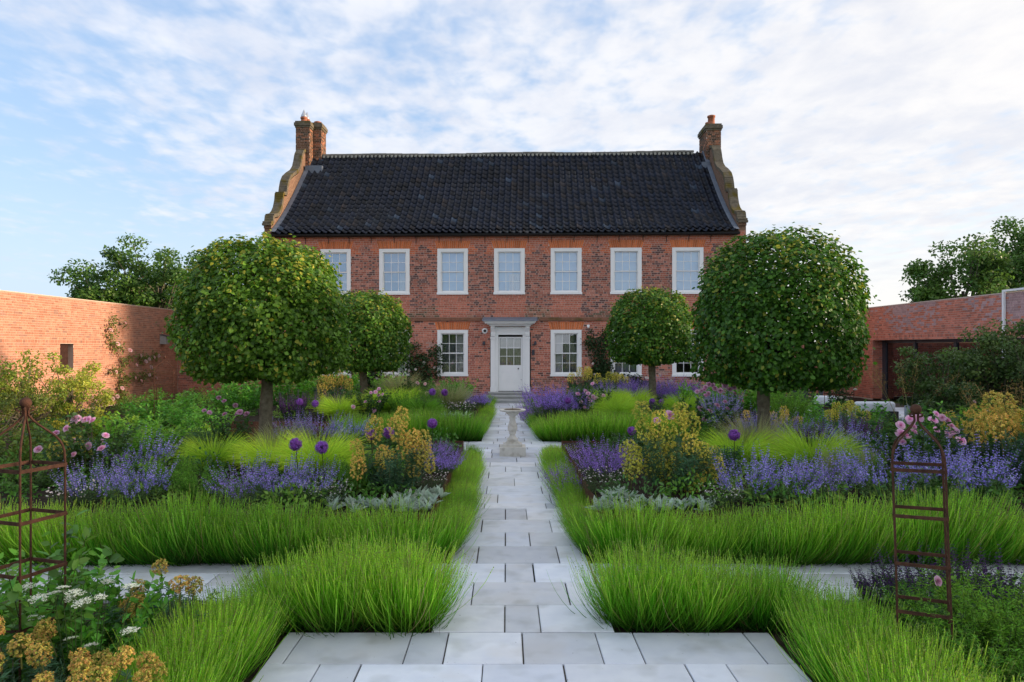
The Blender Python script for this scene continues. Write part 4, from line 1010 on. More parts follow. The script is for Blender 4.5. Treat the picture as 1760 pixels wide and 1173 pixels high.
PURP = [catmint(330+i, 90, .6, ((.20,.07,.28),(.26,.10,.36),(.14,.05,.20)), (.08,.15,.04), (.03,.45), (.0,.25), .5, 12, 5, .014) for i in range(2)]
SK = {'c': CAT, 'd': DARK, 'l': LAVF, 'p': PURP}; NM = {'c': 'catmint_clump', 'd': 'salvia_clump', 'l': 'flowering_lavender', 'p': 'salvia_clump'}; CT = {'c': 'catmint', 'd': 'salvia', 'l': 'lavender', 'p': 'salvia'}
for (px, Y, s, k, lab) in (
    (165, 7.75, .82, 'c', 'blue catmint behind the hedge right of the left rusty obelisk'),
    (235, 7.8, .86, 'c', 'blue catmint in front of the pink rose on the left'),
    (420, 7.75, .85, 'c', 'blue catmint left of the near pair of alliums, outer clump'),
    (488, 7.85, .9, 'c', 'blue catmint directly below the near pair of purple alliums'),
    (545, 7.9, .75, 'c', 'small blue catmint left of the white daisies by the grey lamb ears'),
    (240, 9.3, 1.0, 'c', 'pale catmint spires right of the big pink rose on the left'),
    (760, 9.6, .62, 'l', 'small purple lavender at the inner corner of the near left bed'),
    (745, 10.6, .6, 'l', 'small purple lavender behind the left golden spurge'),
    (500, 12.2, 1.0, 'c', 'violet blue catmint right of the near left tree trunk'),
    (545, 12.3, 1.0, 'c', 'violet blue catmint beneath the two small far alliums on the left'),
    (600, 12.3, .85, 'c', 'greyish catmint at the back edge of the near left bed'),
    (1285, 7.9, .95, 'c', 'blue catmint left of centre in the near right bed, below the single allium'),
    (1350, 7.8, 1.0, 'c', 'blue catmint in front of the glowing grass on the right'),
    (1415, 7.9, .95, 'c', 'blue catmint behind the hedge left of the right rusty obelisk'),
    (1520, 8.0, 1.05, 'c', 'blue catmint seen just left of the right rusty obelisk'),
    (1600, 7.9, 1.1, 'c', 'blue catmint seen through the right rusty obelisk'),
    (1675, 8.0, 1.15, 'c', 'broad blue catmint leaning right of the right rusty obelisk'),
    (1650, 9.6, 1.2, 'c', 'tall blue catmint right of the big pink rose on the right'),
    (1500, 9.4, 1.1, 'c', 'tall blue catmint left of the big pink rose on the right'),
    (995, 9.6, 1.0, 'l', 'flowering lavender leaning over the path at the near right bed'),
    (1040, 9.2, .95, 'l', 'flowering lavender left of the big golden spurge on the right'),
    (1270, 12.4, 1.2, 'c', 'violet catmint mass left of the near right trunk'),
    (1300, 12.0, 1.1, 'c', 'violet catmint mass just behind the near right trunk'),
    (1350, 11.6, 1.15, 'c', 'violet catmint mass right of the near right trunk'),
    (1400, 11.4, 1.05, 'p', 'plum coloured salvia beyond the glowing grass on the right'),
    (1450, 11.0, 1.1, 'c', 'blue catmint between the salvia and the white rose obelisk'),
    (1480, 12.0, 1.1, 'p', 'plum coloured salvia in front of the pale sofa'),
    (945, 17.2, 1.5, 'l', 'large flowering lavender mass right of the sundial beside the path'),
    (975, 17.0, 1.4, 'l', 'large flowering lavender mass left of the far pink rose'),
    (930, 18.6, 1.4, 'l', 'flowering lavender mass beside the path nearest the house steps on the right'),
    (1065, 20.6, 1.5, 'l', 'flowering lavender band left of the far right trunk'),
    (1095, 20.8, 1.5, 'l', 'flowering lavender band just left of the far right trunk'),
    (1150, 20.4, 1.6, 'l', 'flowering lavender band just right of the far right trunk'),
    (1180, 20.0, 1.5, 'l', 'flowering lavender band further right of the far right trunk'),
    (1240, 16.5, 1.3, 'c', 'violet catmint behind the many flowered far rose on the right'),
    (505, 17.0, 1.2, 'p', 'plum salvia row beyond the near left tree trunk'),
    (560, 17.5, 1.2, 'p', 'plum salvia beyond the far alliums on the left'),
    (820, 19.6, .9, 'l', 'small pale lavender by the path left of the steps'),
    (735, 18.0, 1.1, 'd', 'dark salvia in front of the two far alliums by the house'),
    (1115, 17.3, .95, 'd', 'dark salvia before the far right trunk'),
    (1520, 5.75, .72, 'd', 'dark purple salvia spilling over the end of the front cross path'),
    (1590, 5.6, .95, 'd', 'dark purple salvia behind the right rusty obelisk'),
    (1665, 5.5, 1.05, 'd', 'dark purple salvia right of the right rusty obelisk'),
    (1735, 5.3, 1.1, 'd', 'dark purple salvia at the right edge of the picture'),
    (1690, 4.7, .7, 'd', 'low dark salvia among the ferny green leaves at lower right')):
    x = gx(px, Y); f, fl = random.choice(SK[k]); thing(NM[k], (x, Y, ground_z(x, Y)), random.uniform(0, 6), s, lab, CT[k], 'blue and purple flowering perennials', [('foliage', f), ('flower_spikes', fl)])

# ---- alliums
def allium_head(seed):
    r = R_(seed); n = 300; d = unit(r.normal(size=(n, 3))); mb = MB()
    for q in range(3):
        s = unit(np.cross(d, r.normal(size=(n, 3)))); inst(mb, [(-.5,-.16,0),(.5,-.16,0),(.5,.16,.0),(-.5,.16,0)], BIT_F, frames(np.cross(d, s), d), np.full(n, .024), d*r.uniform(.048, .082, (n, 1)), vary((.38,.14,.60), n, r, .4, .12))
    CLr = np.stack([d*0, d*.03, d*.068], 1); ribbon(mb, CLr, np.full(n, .0018), vary((.20,.10,.30), n, r), vary((.22,.08,.36), n, r), [1, 1, 1], r=r)
    return mb.mesh('flower_head', M_petal)
AH = [allium_head(400+i) for i in range(3)]
for (px, py, Y, dpx, lab) in (
    (508, 764, 8.3, 22, 'purple allium globe on the left, the left one of the near pair'),
    (553, 769, 8.2, 22, 'purple allium globe on the left, the right one of the near pair'),
    (638, 747, 8.7, 18, 'purple allium beside the left golden spurge, outer one'),
    (668, 744, 8.9, 20, 'purple allium above the middle of the left golden spurge'),
    (743, 728, 9.6, 17, 'purple allium right of the left golden spurge, above the path'),
    (515, 691, 15.98, 12, 'small far purple allium right of the near left trunk, left one'),
    (542, 694, 16.1, 12, 'small far purple allium right of the near left trunk, right one'),
    (743, 674, 17.0, 12, 'small far purple allium below the house window, left one'),
    (764, 675, 17.1, 12, 'small far purple allium below the house window, right one'),
    (1262, 748, 8.6, 20, 'single purple allium globe left of the near right trunk'),
    (1086, 741, 9.9, 15, 'purple allium partly hidden by the right golden spurge'),
    (1121, 690, 17.8, 10, 'small purple allium at the foot of the far right trunk, left one'),
    (1137, 691, 17.8, 10, 'small purple allium at the foot of the far right trunk, right one'),
    (976, 689, 16.3, 11, 'purple allium within the far lavender right of the sundial'),
    (1000, 675, 17.6, 10, 'purple allium next to the far pink rose on the right')):
    x = gx(px, Y); z0 = ground_z(x, Y); zt = gz(py, Y)-z0; s = dpx/F*Y/.152
    e = empty('allium', (x, Y, z0)); b = random.uniform(-.06, .06)
    mb = MB(); mb.tube([(b, b*.5, 0), (b*.4, b*.2, zt*.5), (0, 0, zt)], [.006, .005, .004], 6, (.06,.09,.03)); mb.build('stem', M_leaf, e, smooth=True)
    o = link('flower_head', random.choice(AH), e, (0, 0, zt), random.uniform(0, 6), (s, s, s)); tag(e, lab, 'allium', 'purple alliums')

# ---- spurge (euphorbia): blue green bottle-brush foliage, golden flower columns
CUP_V = [(0,0,-.35)]+[(.5*math.cos(q*math.pi/3), .5*math.sin(q*math.pi/3), .12*(q % 2)) for q in range(6)]
CUP_F = [(0, 1+q, 1+(q+1) % 6) for q in range(6)]
def spurge_head(seed, h, w, c1, c2, k=52, per=11):
    r = R_(seed); mb = MB(); f = (np.arange(k)+.5)/k; cz = f*h; ca = np.arange(k)*2.4+r.normal(0, .2, k)
    rad = w*np.sqrt(np.clip(np.sin(np.pi*(.10+.84*f)), 0, 1))*r.uniform(.72, 1.12, k); C = np.stack([rad*np.cos(ca), rad*np.sin(ca), cz+.25*rad+r.normal(0, .006, k)], -1)
    ax = np.stack([0*cz, 0*cz, cz-.02], -1); CL = np.stack([ax, (ax+C)/2+np.array((0, 0, .004)), C], 1); ribbon(mb, CL, np.full(k, .0022), vary((.20,.24,.06), k, r), vary((.30,.34,.08), k, r), [1, 1, 1], r=r)
    g = np.repeat(np.arange(k), per); n = len(g); off = unit(r.normal(size=(n, 3)))*r.uniform(.35, 1, (n, 1))*.0165; P = C[g]+off
    out = unit(unit(C[g]-ax[g])*.9+off*45+np.array((0, 0, .45))+r.normal(0, .25, (n, 3))); side = unit(np.cross(out, r.normal(size=(n, 3))))
    m = np.clip(.65*r.random((k, 1))[g]+.45*r.random((n, 1))-.05, 0, 1); cc_ = (np.asarray(c1)*(1-m)+np.asarray(c2)*m)*r.uniform(.7, 1.15, (n, 1)); gr = r.random(n) < .2; cc_[gr] = np.array((.58,.70,.14))*r.uniform(.6, 1.1, (int(gr.sum()), 1))
    inst(mb, CUP_V, CUP_F, frames(side, out), r.uniform(.009, .0155, n), P, np.clip(cc_, 0, 1))
    mb.tube([(0, 0, -.14), (0, 0, h*.95)], [.006, .003], 6, (.20,.22,.07)); return mb.mesh('flower_head', M_petal)
GOLD = ((.97,.82,.20), (.93,.56,.18)); LIME = ((.98,.96,.16), (.94,.72,.18)); RUSTY = ((.95,.80,.20), (.62,.32,.14))
SH = {'g': [spurge_head(500+i, .27, .090, *GOLD, 62, 12) for i in range(3)], 'l': [spurge_head(510+i, .25, .098, *LIME, 62, 12) for i in range(3)], 'r': [spurge_head(520+i, .13, .070, *RUSTY, 44, 12) for i in range(3)]}
def spurge_foliage(seed, n=40, L=.66):
    mb, CL, r = leafy(seed, n, L, .16, (.1, .85), (.05, .4), 90, (.2, 1.0), .068, .14, (.11,.23,.12), sc=(.16,.14,.07), sw=.009, spread_up=.25)
    return mb.mesh('foliage', M_leaf), CL
SF = [spurge_foliage(530+i) for i in range(3)]
def spurge(px, Y, s, kind, nheads, lab, spread=.42, h0=.38, h1=.66, heads=None, hs=1.0):
    x = gx(px, Y); z = ground_z(x, Y); e = empty('golden_spurge', (x, Y, z)); f, CL = random.choice(SF); link('foliage', f, e, (0, 0, 0), random.uniform(0, 6), (s, s, s))
    for i in range(nheads):
        if heads: hx, hy, hz_ = heads[i]
        else:
            a = i*2.4+random.uniform(-.3, .3); rr = spread*math.sqrt((i+.4)/nheads); hx, hy, hz_ = rr*math.cos(a), rr*math.sin(a), h1-(h1-h0)*(rr/spread)**2+random.uniform(-.05, .05)
        o = link('flower_head', random.choice(SH[kind]), e, (hx*s, hy*s, hz_*s), random.uniform(0, 6), tuple(hs*s*random.uniform(.85, 1.2) for _ in range(3))); o.rotation_euler = (random.uniform(-.25, .25)-hy*.5, random.uniform(-.25, .25)+hx*.5, random.uniform(0, 6))
    return tag(e, lab, 'spurge', 'golden spurges')
def px_heads(px0, Y, s, lst):
    x0 = gx(px0, Y); z0 = ground_z(x0, Y); return [((gx(a, Y)-x0)/s, random.uniform(-.22, .12), (gz(b, Y)-z0)/s-.12) for a, b in lst]
hl = [(625,775),(640,745),(650,790),(670,785),(668,800),(690,740),(700,770),(715,755),(725,775),(735,760),(742,790),(655,810),(712,800),(620,800),(690,725)]
spurge(680, 8.2, 1.0, 'g', len(hl), 'golden orange spurge at the path corner of the near left bed', heads=px_heads(680, 8.2, 1.0, hl))
hl = [(1075,770),(1090,790),(1102,705),(1108,740),(1125,770),(1080,800),(1140,755),(1160,790),(1165,730),(1180,760),(1195,735),(1210,775),(1195,800),(1225,790),(1150,815),(1205,820),(1130,730),(1170,710),(1185,825),(1235,810),(1115,800)]
spurge(1150, 8.4, 1.1, 'l', len(hl), 'large yellow spurge at the path corner of the near right bed', heads=px_heads(1150, 8.4, 1.1, hl), hs=.95)
spurge(1705, 8.9, 1.15, 'g', 11, 'golden spurge at the right edge behind the blue catmint')
spurge(1765, 8.4, 1.2, 'g', 11, 'golden spurge cut by the right edge of the picture')
spurge(1340, 14.2, 1.0, 'g', 9, 'golden spurge just right of the near right trunk, far behind')
spurge(1455, 12.6, .85, 'l', 7, 'small yellow spurge in front of the white rose obelisk')
spurge(1300, 14.6, .9, 'g', 6, 'golden spurge just left of the near right trunk, far behind')
spurge(575, 18.2, 1.2, 'g', 8, 'golden spurge beneath the near left crown, far behind')
spurge(1003, 23.2, 1.25, 'l', 6, 'lime yellow spurge below the ground floor window right of the door')
spurge(1055, 22.8, 1.25, 'l', 7, 'lime yellow spurge mound under the house wall on the right', h0=.3, h1=.45)
spurge(120, 9.3, .75, 'l', 7, 'small yellow spurge behind the left rusty obelisk', h0=.3, h1=.45)
spurge(150, 3.5, .8, 'r', 17, 'rust and yellow spurge heads at the bottom left corner', h0=.42, h1=.60, spread=.46, hs=.82)
spurge(15, 3.75, .85, 'r', 9, 'rust and yellow spurge heads at the left picture edge', h0=.45, h1=.64, hs=.85)
x0 = 262; hl = [(230,1010),(215,1035),(245,1030),(318,992),(285,962),(335,1000),(226,1050)]
spurge(x0, 4.75, .78, 'r', len(hl), 'rust coloured spurge with one tall yellow head, beside the front cross path', heads=[(a, b*.5, c+.02) for a, b, c in px_heads(x0, 4.75, .78, hl)], hs=.95)

# ---- roses
def rose_flower(seed, c_out, c_in):
    r = R_(seed); mb = MB()
    for ring, (n, rad, tilt, sz, zz) in enumerate(((8, .10, 1.15, .46, .0), (7, .07, .80, .40, .06), (6, .045, .45, .34, .10), (5, .02, .15, .26, .12))):
        a = np.arange(n)/n*2*np.pi+ring*.5+r.normal(0, .08, n); tl = tilt+r.normal(0, .08, n)
        d = np.stack([np.sin(tl)*np.cos(a), np.sin(tl)*np.sin(a), np.cos(tl)], -1); nn = np.stack([-np.cos(tl)*np.cos(a), -np.cos(tl)*np.sin(a), np.sin(tl)], -1)
        T = np.stack([rad*np.cos(a), rad*np.sin(a), np.full(n, zz)], -1); f = ring/3
        inst(mb, PETAL_V, PETAL_F, frames(d, nn), np.full(n, sz), T, vary(np.asarray(c_out)*(1-f)+np.asarray(c_in)*f, n, r, .1, .05))
    return mb.mesh('flower', M_petal)
RF = {'p': [rose_flower(600+i, (.88,.60,.76), (.82,.40,.60)) for i in range(3)], 'b': [rose_flower(610+i, (.88,.68,.68), (.84,.50,.50)) for i in range(3)], 'w': [rose_flower(620+i, (.80,.76,.72), (.80,.72,.60)) for i in range(2)]}
def rose_foliage(seed, n=46, L=.8, leaf=.055, per=34, lc=(.055,.14,.03), th0=(.05,.55), th1=(.1,.75)):
    mb, CL, r = leafy(seed, n, L, .16, th0, th1, per, (.18, 1.0), leaf, .62, lc, sc=(.07,.06,.03), sw=.007, spread_up=.15); return mb.mesh('foliage', M_leaf), CL
RO = [rose_foliage(630+i) for i in range(3)]
def rose(px, Y, s, lab, fl, kind='p', fs=.085, grp='shrub roses', name='rose_bush', wide=1.0):
    x = gx(px, Y); z = ground_z(x, Y); e = empty(name, (x, Y, z)); f, CL = random.choice(RO); o = link('foliage', f, e, (0, 0, 0), random.uniform(0, 6), (s*wide, s*wide, s))
    for (a, b) in fl:
        fx, fz_ = gx(a, Y), gz(b, Y)-z; fy = -random.uniform(.05, .30)*s
        k = 1.15*fs*random.uniform(.75, 1.15); fl_ = link('flower', random.choice(RF[kind]), e, (fx-x, fy, fz_), 0, (k, k, k)); fl_.rotation_euler = (random.uniform(.5, 1.25), random.uniform(-.45, .45), random.uniform(-.6, .6))
    return tag(e, lab, 'rose', grp)
rose(160, 9.0, 1.2, 'dark leaved pink rose bush in the left bed behind the catmint', [(139,719),(155,716),(168,720),(179,717),(140,733),(125,740),(207,744),(133,758),(167,764),(202,766),(153,776),(180,760),(172,722),(92,768),(145,722)])
rose(395, 11.6, .85, 'pale pink rose bush left of the near left trunk', [(354,706),(365,709),(397,711),(420,708),(412,711),(427,712),(408,697),(385,683),(388,690)], 'p', .085)
rose(635, 16.6, 1.15, 'dark rose bush with pale pink blooms before the far left trunk', [(640,675),(650,673),(655,668),(652,680),(645,704),(648,706),(608,705),(612,698),(633,690),(655,690),(660,678)], 'p', .09)
rose(712, 20.0, 1.2, 'peach pink rose bush between the far left tree and the house window', [(718,659),(732,660),(708,675),(736,677),(722,673),(700,681)], 'b', .11)
rose(570, 20.0, 1.2, 'peach rose bush beneath the near left crown in the far bed', [(570,677),(590,668),(556,680),(595,675)], 'b', .11)
rose(1575, 8.7, 1.3, 'pink rose bush behind the right rusty obelisk', [(1540,717),(1546,723),(1556,716),(1521,727),(1531,743),(1538,745),(1596,711),(1607,717),(1619,724),(1628,733),(1598,738),(1612,745),(1617,752),(1604,741),(1585,722),(1560,733),(1533,757),(1550,740),(1620,740)], 'p', .10)
rose(1215, 12.3, 1.2, 'pink rose bush covered in small blooms left of the near right trunk', [(1200,669),(1206,665),(1213,660),(1222,662),(1232,657),(1238,663),(1245,669),(1252,675),(1209,680),(1216,677),(1203,672),(1225,668),(1235,672),(1190,672),(1228,697),(1243,701),(1205,720),(1250,665),(1216,707),(1240,690),(1195,700)], 'p', .085)
rose(1015, 16.8, 1.15, 'pale pink rose bush beside the far lavender right of the path', [(992,678),(1008,676),(1016,681),(1023,685),(1014,690),(1035,680),(1005,672),(1018,660),(1010,684),(996,690),(1003,700)], 'p', .10)
rose(1145, 9.5, .9, 'pink rose bush behind the large yellow spurge', [(1146,714),(1125,723)], 'p', .12)
rose(1690, 11.5, 1.35, 'dark leaved rose bush with few small blooms at the foot of the shady shrub', [(1675,705),(1700,712),(1660,690)], 'b', .07)
rose(1592, 4.75, .62, 'young rose with a single pink bloom inside the right rusty obelisk', [(1592,990)], 'p', .055)
rose(1130, 24.6, 1.2, 'small rose under the house wall by the far right tree', [(1110,650),(1150,655),(1132,645)], 'w', .10)
# climbing roses
def climber_mesh(seed, w, h, n, leaf, lc, depth=.12):
    """foliage trained flat against a wall: local x along the wall, y away from it"""
    r = R_(seed); mb = MB()
    pts = []
    for k in range(7):
        x = r.uniform(-.2, .2)*w; path = [(r.uniform(-.1, .1), .03, 0)]
        for j in range(8): x += r.normal(0, .10)*w; path.append((x*(j+1)/8, .03+.04*r.random(), h*(j+1)/8*r.uniform(.85, 1.05)))
        mb.tube(path, np.linspace(.014, .005, 9), 5, (.09,.07,.04)); pts.append(np.array(path))
    P = []
    for p in pts:
        for j in range(3, 9):
            if r.random() < .8: c = p[j]+np.array((r.normal(0, .10*w), 0, r.normal(0, .07*h))); m = int(n/40); P.append(c+r.normal(0, 1, (m, 3))*np.array((.11*w, .02, .06*h)))
    P = np.concatenate(P); P[:, 1] = .02+abs(r.normal(0, depth*.6, len(P))); P[:, 2] = np.abs(P[:, 2]); k = len(P)
    d = unit(r.normal(size=(k, 3))+np.array((0, -.2, -.3))); nn = unit(np.array((0, 1., .5))+r.normal(0, .5, (k, 3))); s = leaf*r.uniform(.6, 1.2, k)
    inst(mb, LEAF_V, LEAF_F, frames(d, nn), np.stack([s, s, s], -1), P, vary(lc, k, r, .35)); return mb.mesh('foliage', M_leaf)
def climber(loc, rz, mesh, lab, fl, kind, fs):
    e = empty('climbing_rose', loc, rz); link('foliage', mesh, e)
    for (fx, fy, fz_) in fl:
        k = fs*random.uniform(.8, 1.15); o = link('flower', random.choice(RF[kind]), e, (fx, fy, fz_), 0, (k, k, k)); o.rotation_euler = (random.uniform(-1.5, -.8), random.uniform(-.4, .4), random.uniform(-.5, .5))
    tag(e, lab, 'climbing rose', 'climbing roses')
yc = 14.6*F/(870-215); fl = []
for (a, b) in ((181,568),(205,556),(190,592),(212,603),(232,612),(240,622),(247,618),(255,615),(222,628),(262,612),(186,640),(222,650),(233,655),(257,650),(245,645),(150,690),(165,690),(190,682),(180,686),(142,683),(200,668),(172,676),(250,632)):
    yy = 14.6*F/(870-a); fl.append((-(yy-yc), .16+random.uniform(0, .12), gz(b, yy)+.03))
def trained_mesh(seed, branches, leaf, lc, dens=34):
    r = R_(seed); mb = MB(); PS = []
    for br in branches:
        p = np.array([(-(14.6*F/(870-a)-yc), .04, gz(b_, 14.6*F/(870-a))+.03) for a, b_ in br]); mb.tube(p, np.linspace(.016, .006, len(p)), 5, (.10,.08,.045))
        for q0, q1 in zip(p[:-1], p[1:]):
            L_ = np.linalg.norm(q1-q0); m = max(2, int(L_/.16))
            for t in np.linspace(0, 1, m):
                if r.random() < .82: k = int(dens*r.uniform(.3, 1.5)); PS.append(q0+(q1-q0)*t+r.normal(0, 1, (k, 3))*np.array((.15, .05, .10))+np.array((0, .07, r.normal(0, .07))))
    P = np.concatenate(PS); P[:, 1] = .03+np.abs(P[:, 1]); k = len(P); s = leaf*r.uniform(.6, 1.2, k)
    inst(mb, LEAF_V, LEAF_F, frames(unit(r.normal(size=(k, 3))+np.array((0, -.2, -.3))), unit(np.array((0, 1., .5))+r.normal(0, .5, (k, 3)))), np.stack([s, s, s], -1), P, vary(lc, k, r, .35)); return mb.mesh('foliage', M_leaf)
climber((LX+.015, yc, -.03), -PI/2, trained_mesh(640, [[(208,705),(203,660),(207,625),(196,600),(185,565)],[(196,600),(178,575),(190,556),(208,558)],[(207,625),(225,612),(245,616),(264,610)],[(203,660),(230,648),(258,648)],[(206,690),(180,682),(150,690)],[(203,640),(186,635),(175,650)]], .085, (.15,.20,.04)), 'climbing rose with pale blooms trained on the sunlit pink wall', [(-f[0]*-1, f[1], f[2]) for f in fl], 'b', .15)
def on_house(px, w, h, seed, lab, flp, kind='w', n=1500):
    u = fu(px); X, Y = u*HC, HY-u*HS; fl = [(-(fu(a)-u), .2, fz(b, px)+.03) for a, b in flp]
    climber((X, Y-.02, -.03), PI-HA, climber_mesh(seed, w, h, n, .10, (.035,.075,.02), .2), lab, fl, kind, .11)
on_house(727, 1.1, 2.1, 641, 'dark climbing rose with white dots between two ground floor windows on the left', [(716,635),(730,624),(748,632),(705,637)], 'w', 1700)
on_house(1030, 1.0, 2.5, 642, 'dark climber on the house between the windows right of the door', [(1009,632),(1022,643),(1018,625)], 'w', 1900)
on_house(1085, 1.8, 1.0, 643, 'low climber under the ground floor window behind the far right tree', [(1100,655),(1075,650)], 'w', 1500)
on_house(640, 1.8, 1.2, 644, 'climbing rose with white dots low on the house at the far left window', [(604,648),(620,655),(650,650),(665,655),(678,648)], 'w', 1500)
wr, _ = rose_foliage(650, 40, 1.7, .06, 40, (.035,.085,.025), (0, .08), (0, .12)); x = gx(1442, 15.2); e = empty('climbing_rose', (x, 15.2, -.03)); link('foliage', wr, e)
for (a, b) in ((1432,657),(1446,688),(1436,684),(1455,650),(1428,640),(1460,670)): link('flower', random.choice(RF['w']), e, (gx(a, 15.2)-x, -.25, gz(b, 15.2)+.03), 0, (.10, .10, .10))
tag(e, 'white rose climbing through the iron obelisk near the sofas', 'climbing rose', 'climbing roses')
# big leaved young rose on the left obelisk
nl, CLn = rose_foliage(651, 20, 1.12, .08, 26, (.16,.33,.05), (.02, .22), (.1, .55)); x = gx(62, 4.25)
e = thing('climbing_rose', (x, 4.25, -.03), .4, 1.0, 'fresh green rose shoots climbing the left rusty obelisk', 'climbing rose', 'climbing roses', [('foliage', nl)])

# ---- lamb's ears, umbels, leafy perennials
def rosette(seed, n, L, ratio, lc, th=(.4, 1.25)):
    r = R_(seed); mb = MB(); az = r.uniform(0, 6.283, n); t = r.uniform(*th, n); k = 9
    c = r.integers(0, k, n); bx = r.normal(0, .14, k); by = r.normal(0, .09, k); base = np.stack([bx[c], by[c], np.full(n, .0)], -1)
    d = np.stack([np.sin(t)*np.cos(az), np.sin(t)*np.sin(az), np.cos(t)], -1); nn = np.stack([-np.cos(t)*np.cos(az), -np.cos(t)*np.sin(az), np.sin(t)], -1)
    s = L*r.uniform(.6, 1.1, n); inst(mb, LEAF_V, LEAF_F, frames(d, nn), np.stack([s*ratio/.6, s, s*1.2], -1), base, vary(lc, n, r, .18, .05)); return mb.mesh('lambs_ears', M_leaf)
LE = [rosette(700+i, 90, .16, .32, (.50,.62,.50)) for i in range(3)]
for (px, Y, s, lab, g) in ((600, 7.5, 1, 'leftmost', 'L'), (640, 7.45, 1, 'second from the left, front', 'L'), (680, 7.45, 1.05, 'third from the left, front', 'L'), (718, 7.5, 1, 'nearest the path, front', 'L'), (728, 7.9, 1, 'nearest the path, rear', 'L'), (700, 7.85, .9, 'rear, left one', 'L'), (1058, 7.5, 1.1, 'nearest the path, front', 'R'), (1095, 7.45, 1.05, 'second from the path', 'R'), (1135, 7.45, 1, 'third from the path', 'R'), (1175, 7.5, .95, 'fourth from the path', 'R'), (1065, 7.95, 1.1, 'nearest the path, rear', 'R'), (1210, 7.5, .9, 'farthest from the path', 'R'), (760, 16.4, 1.5, 'middle one', 'F'), (790, 16.5, 1.5, 'nearest the path', 'F'), (720, 16.2, 1.4, 'farthest from the path', 'F')):
    x = gx(px, Y); thing('lambs_ears', (x, Y, ground_z(x, Y)), random.uniform(0, 6), s, {'L': 'silver lamb ears rosette below the left golden spurge', 'R': 'silver lamb ears rosette below the large yellow spurge', 'F': 'silver lamb ears rosette on the far left planter corner'}[g]+', '+lab, 'lamb ears', {'L': 'lamb ears, near left bed', 'R': 'lamb ears, near right bed', 'F': 'lamb ears, far left bed'}[g], [('foliage', random.choice(LE))])
def daisy_mesh(seed, cols=((.75,.68,.66),)):
    mb, CL, r = leafy(seed, 110, .30, .16, (.0, .7), (.0, .5), 7, (.1, .8), .035, .3, (.06,.11,.04), sw=.002); P, T = at(CL, np.ones((len(CL), 1))); P = P.reshape(-1, 3); k = len(P)
    inst(mb, [(-.5,-.5,0),(.5,-.5,0),(.5,.5,0),(-.5,.5,0)], BIT_F, frames(r.normal(size=(k, 3)), unit(np.array((0, -.4, 1.))+r.normal(0, .3, (k, 3)))), r.uniform(.010, .018, k), P, vary(cols[0], k, r, .1, .05)); return mb.mesh('foliage', M_leaf)
DA = [daisy_mesh(720+i) for i in range(2)]
for (px, Y, s, lab) in ((560, 7.6, 1, 'tiny white daisies beside the silver lamb ears on the left'), (735, 8.4, .9, 'tiny pale flowers inside the left path hedge'), (1035, 8.3, 1, 'tiny pale flowers inside the right path hedge'), (790, 17.2, 1.5, 'tiny cream flowers near the far left path corner'), (130, 7.5, 1.0, 'tiny white flowers behind the hedge at the left'), (1240, 7.5, .9, 'tiny pale flowers right of the large yellow spurge')):
    x = gx(px, Y); thing('daisy_cushion', (x, Y, ground_z(x, Y)), random.uniform(0, 6), s, lab, 'daisies', 'tiny pale flowers', [('foliage', random.choice(DA))])
# generic green perennials
def peren(seed, n, L, leaf, ratio, lc, per=26, th0=(.03,.6), th1=(.05,.6), br=.2):
    mb, CL, r = leafy(seed, n, L, br, th0, th1, per, (.1, 1.0), leaf, ratio, lc, sw=.005, spread_up=.3); return mb.mesh('foliage', M_leaf)
PE = {'lush': [peren(740+i, 60, .75, .075, .45, (.16,.42,.045)) for i in range(3)], 'lime': [peren(745+i, 55, .6, .085, .6, (.32,.54,.05)) for i in range(3)],
      'fern': [peren(750+i, 120, .6, .034, .22, (.15,.36,.03), 60) for i in range(3)], 'low': [peren(755+i, 60, .34, .05, .45, (.075,.16,.03), 22, (.1,1.1), (.1,.9)) for i in range(4)],
      'blue': [peren(760+i, 60, .5, .07, .2, (.11,.24,.09), 40) for i in range(2)], 'foxtail': [peren(765+i, 30, .9, .10, .35, (.16,.25,.04), 26, (0,.25), (0,.2)) for i in range(2)]}
def per(px, Y, s, k, lab, grp='green leafy perennials', z=None):
    x = gx(px, Y); thing('leafy_perennial', (x, Y, ground_z(x, Y)), random.uniform(0, 6), s, lab, 'perennial', grp, [('foliage', random.choice(PE[k]))])
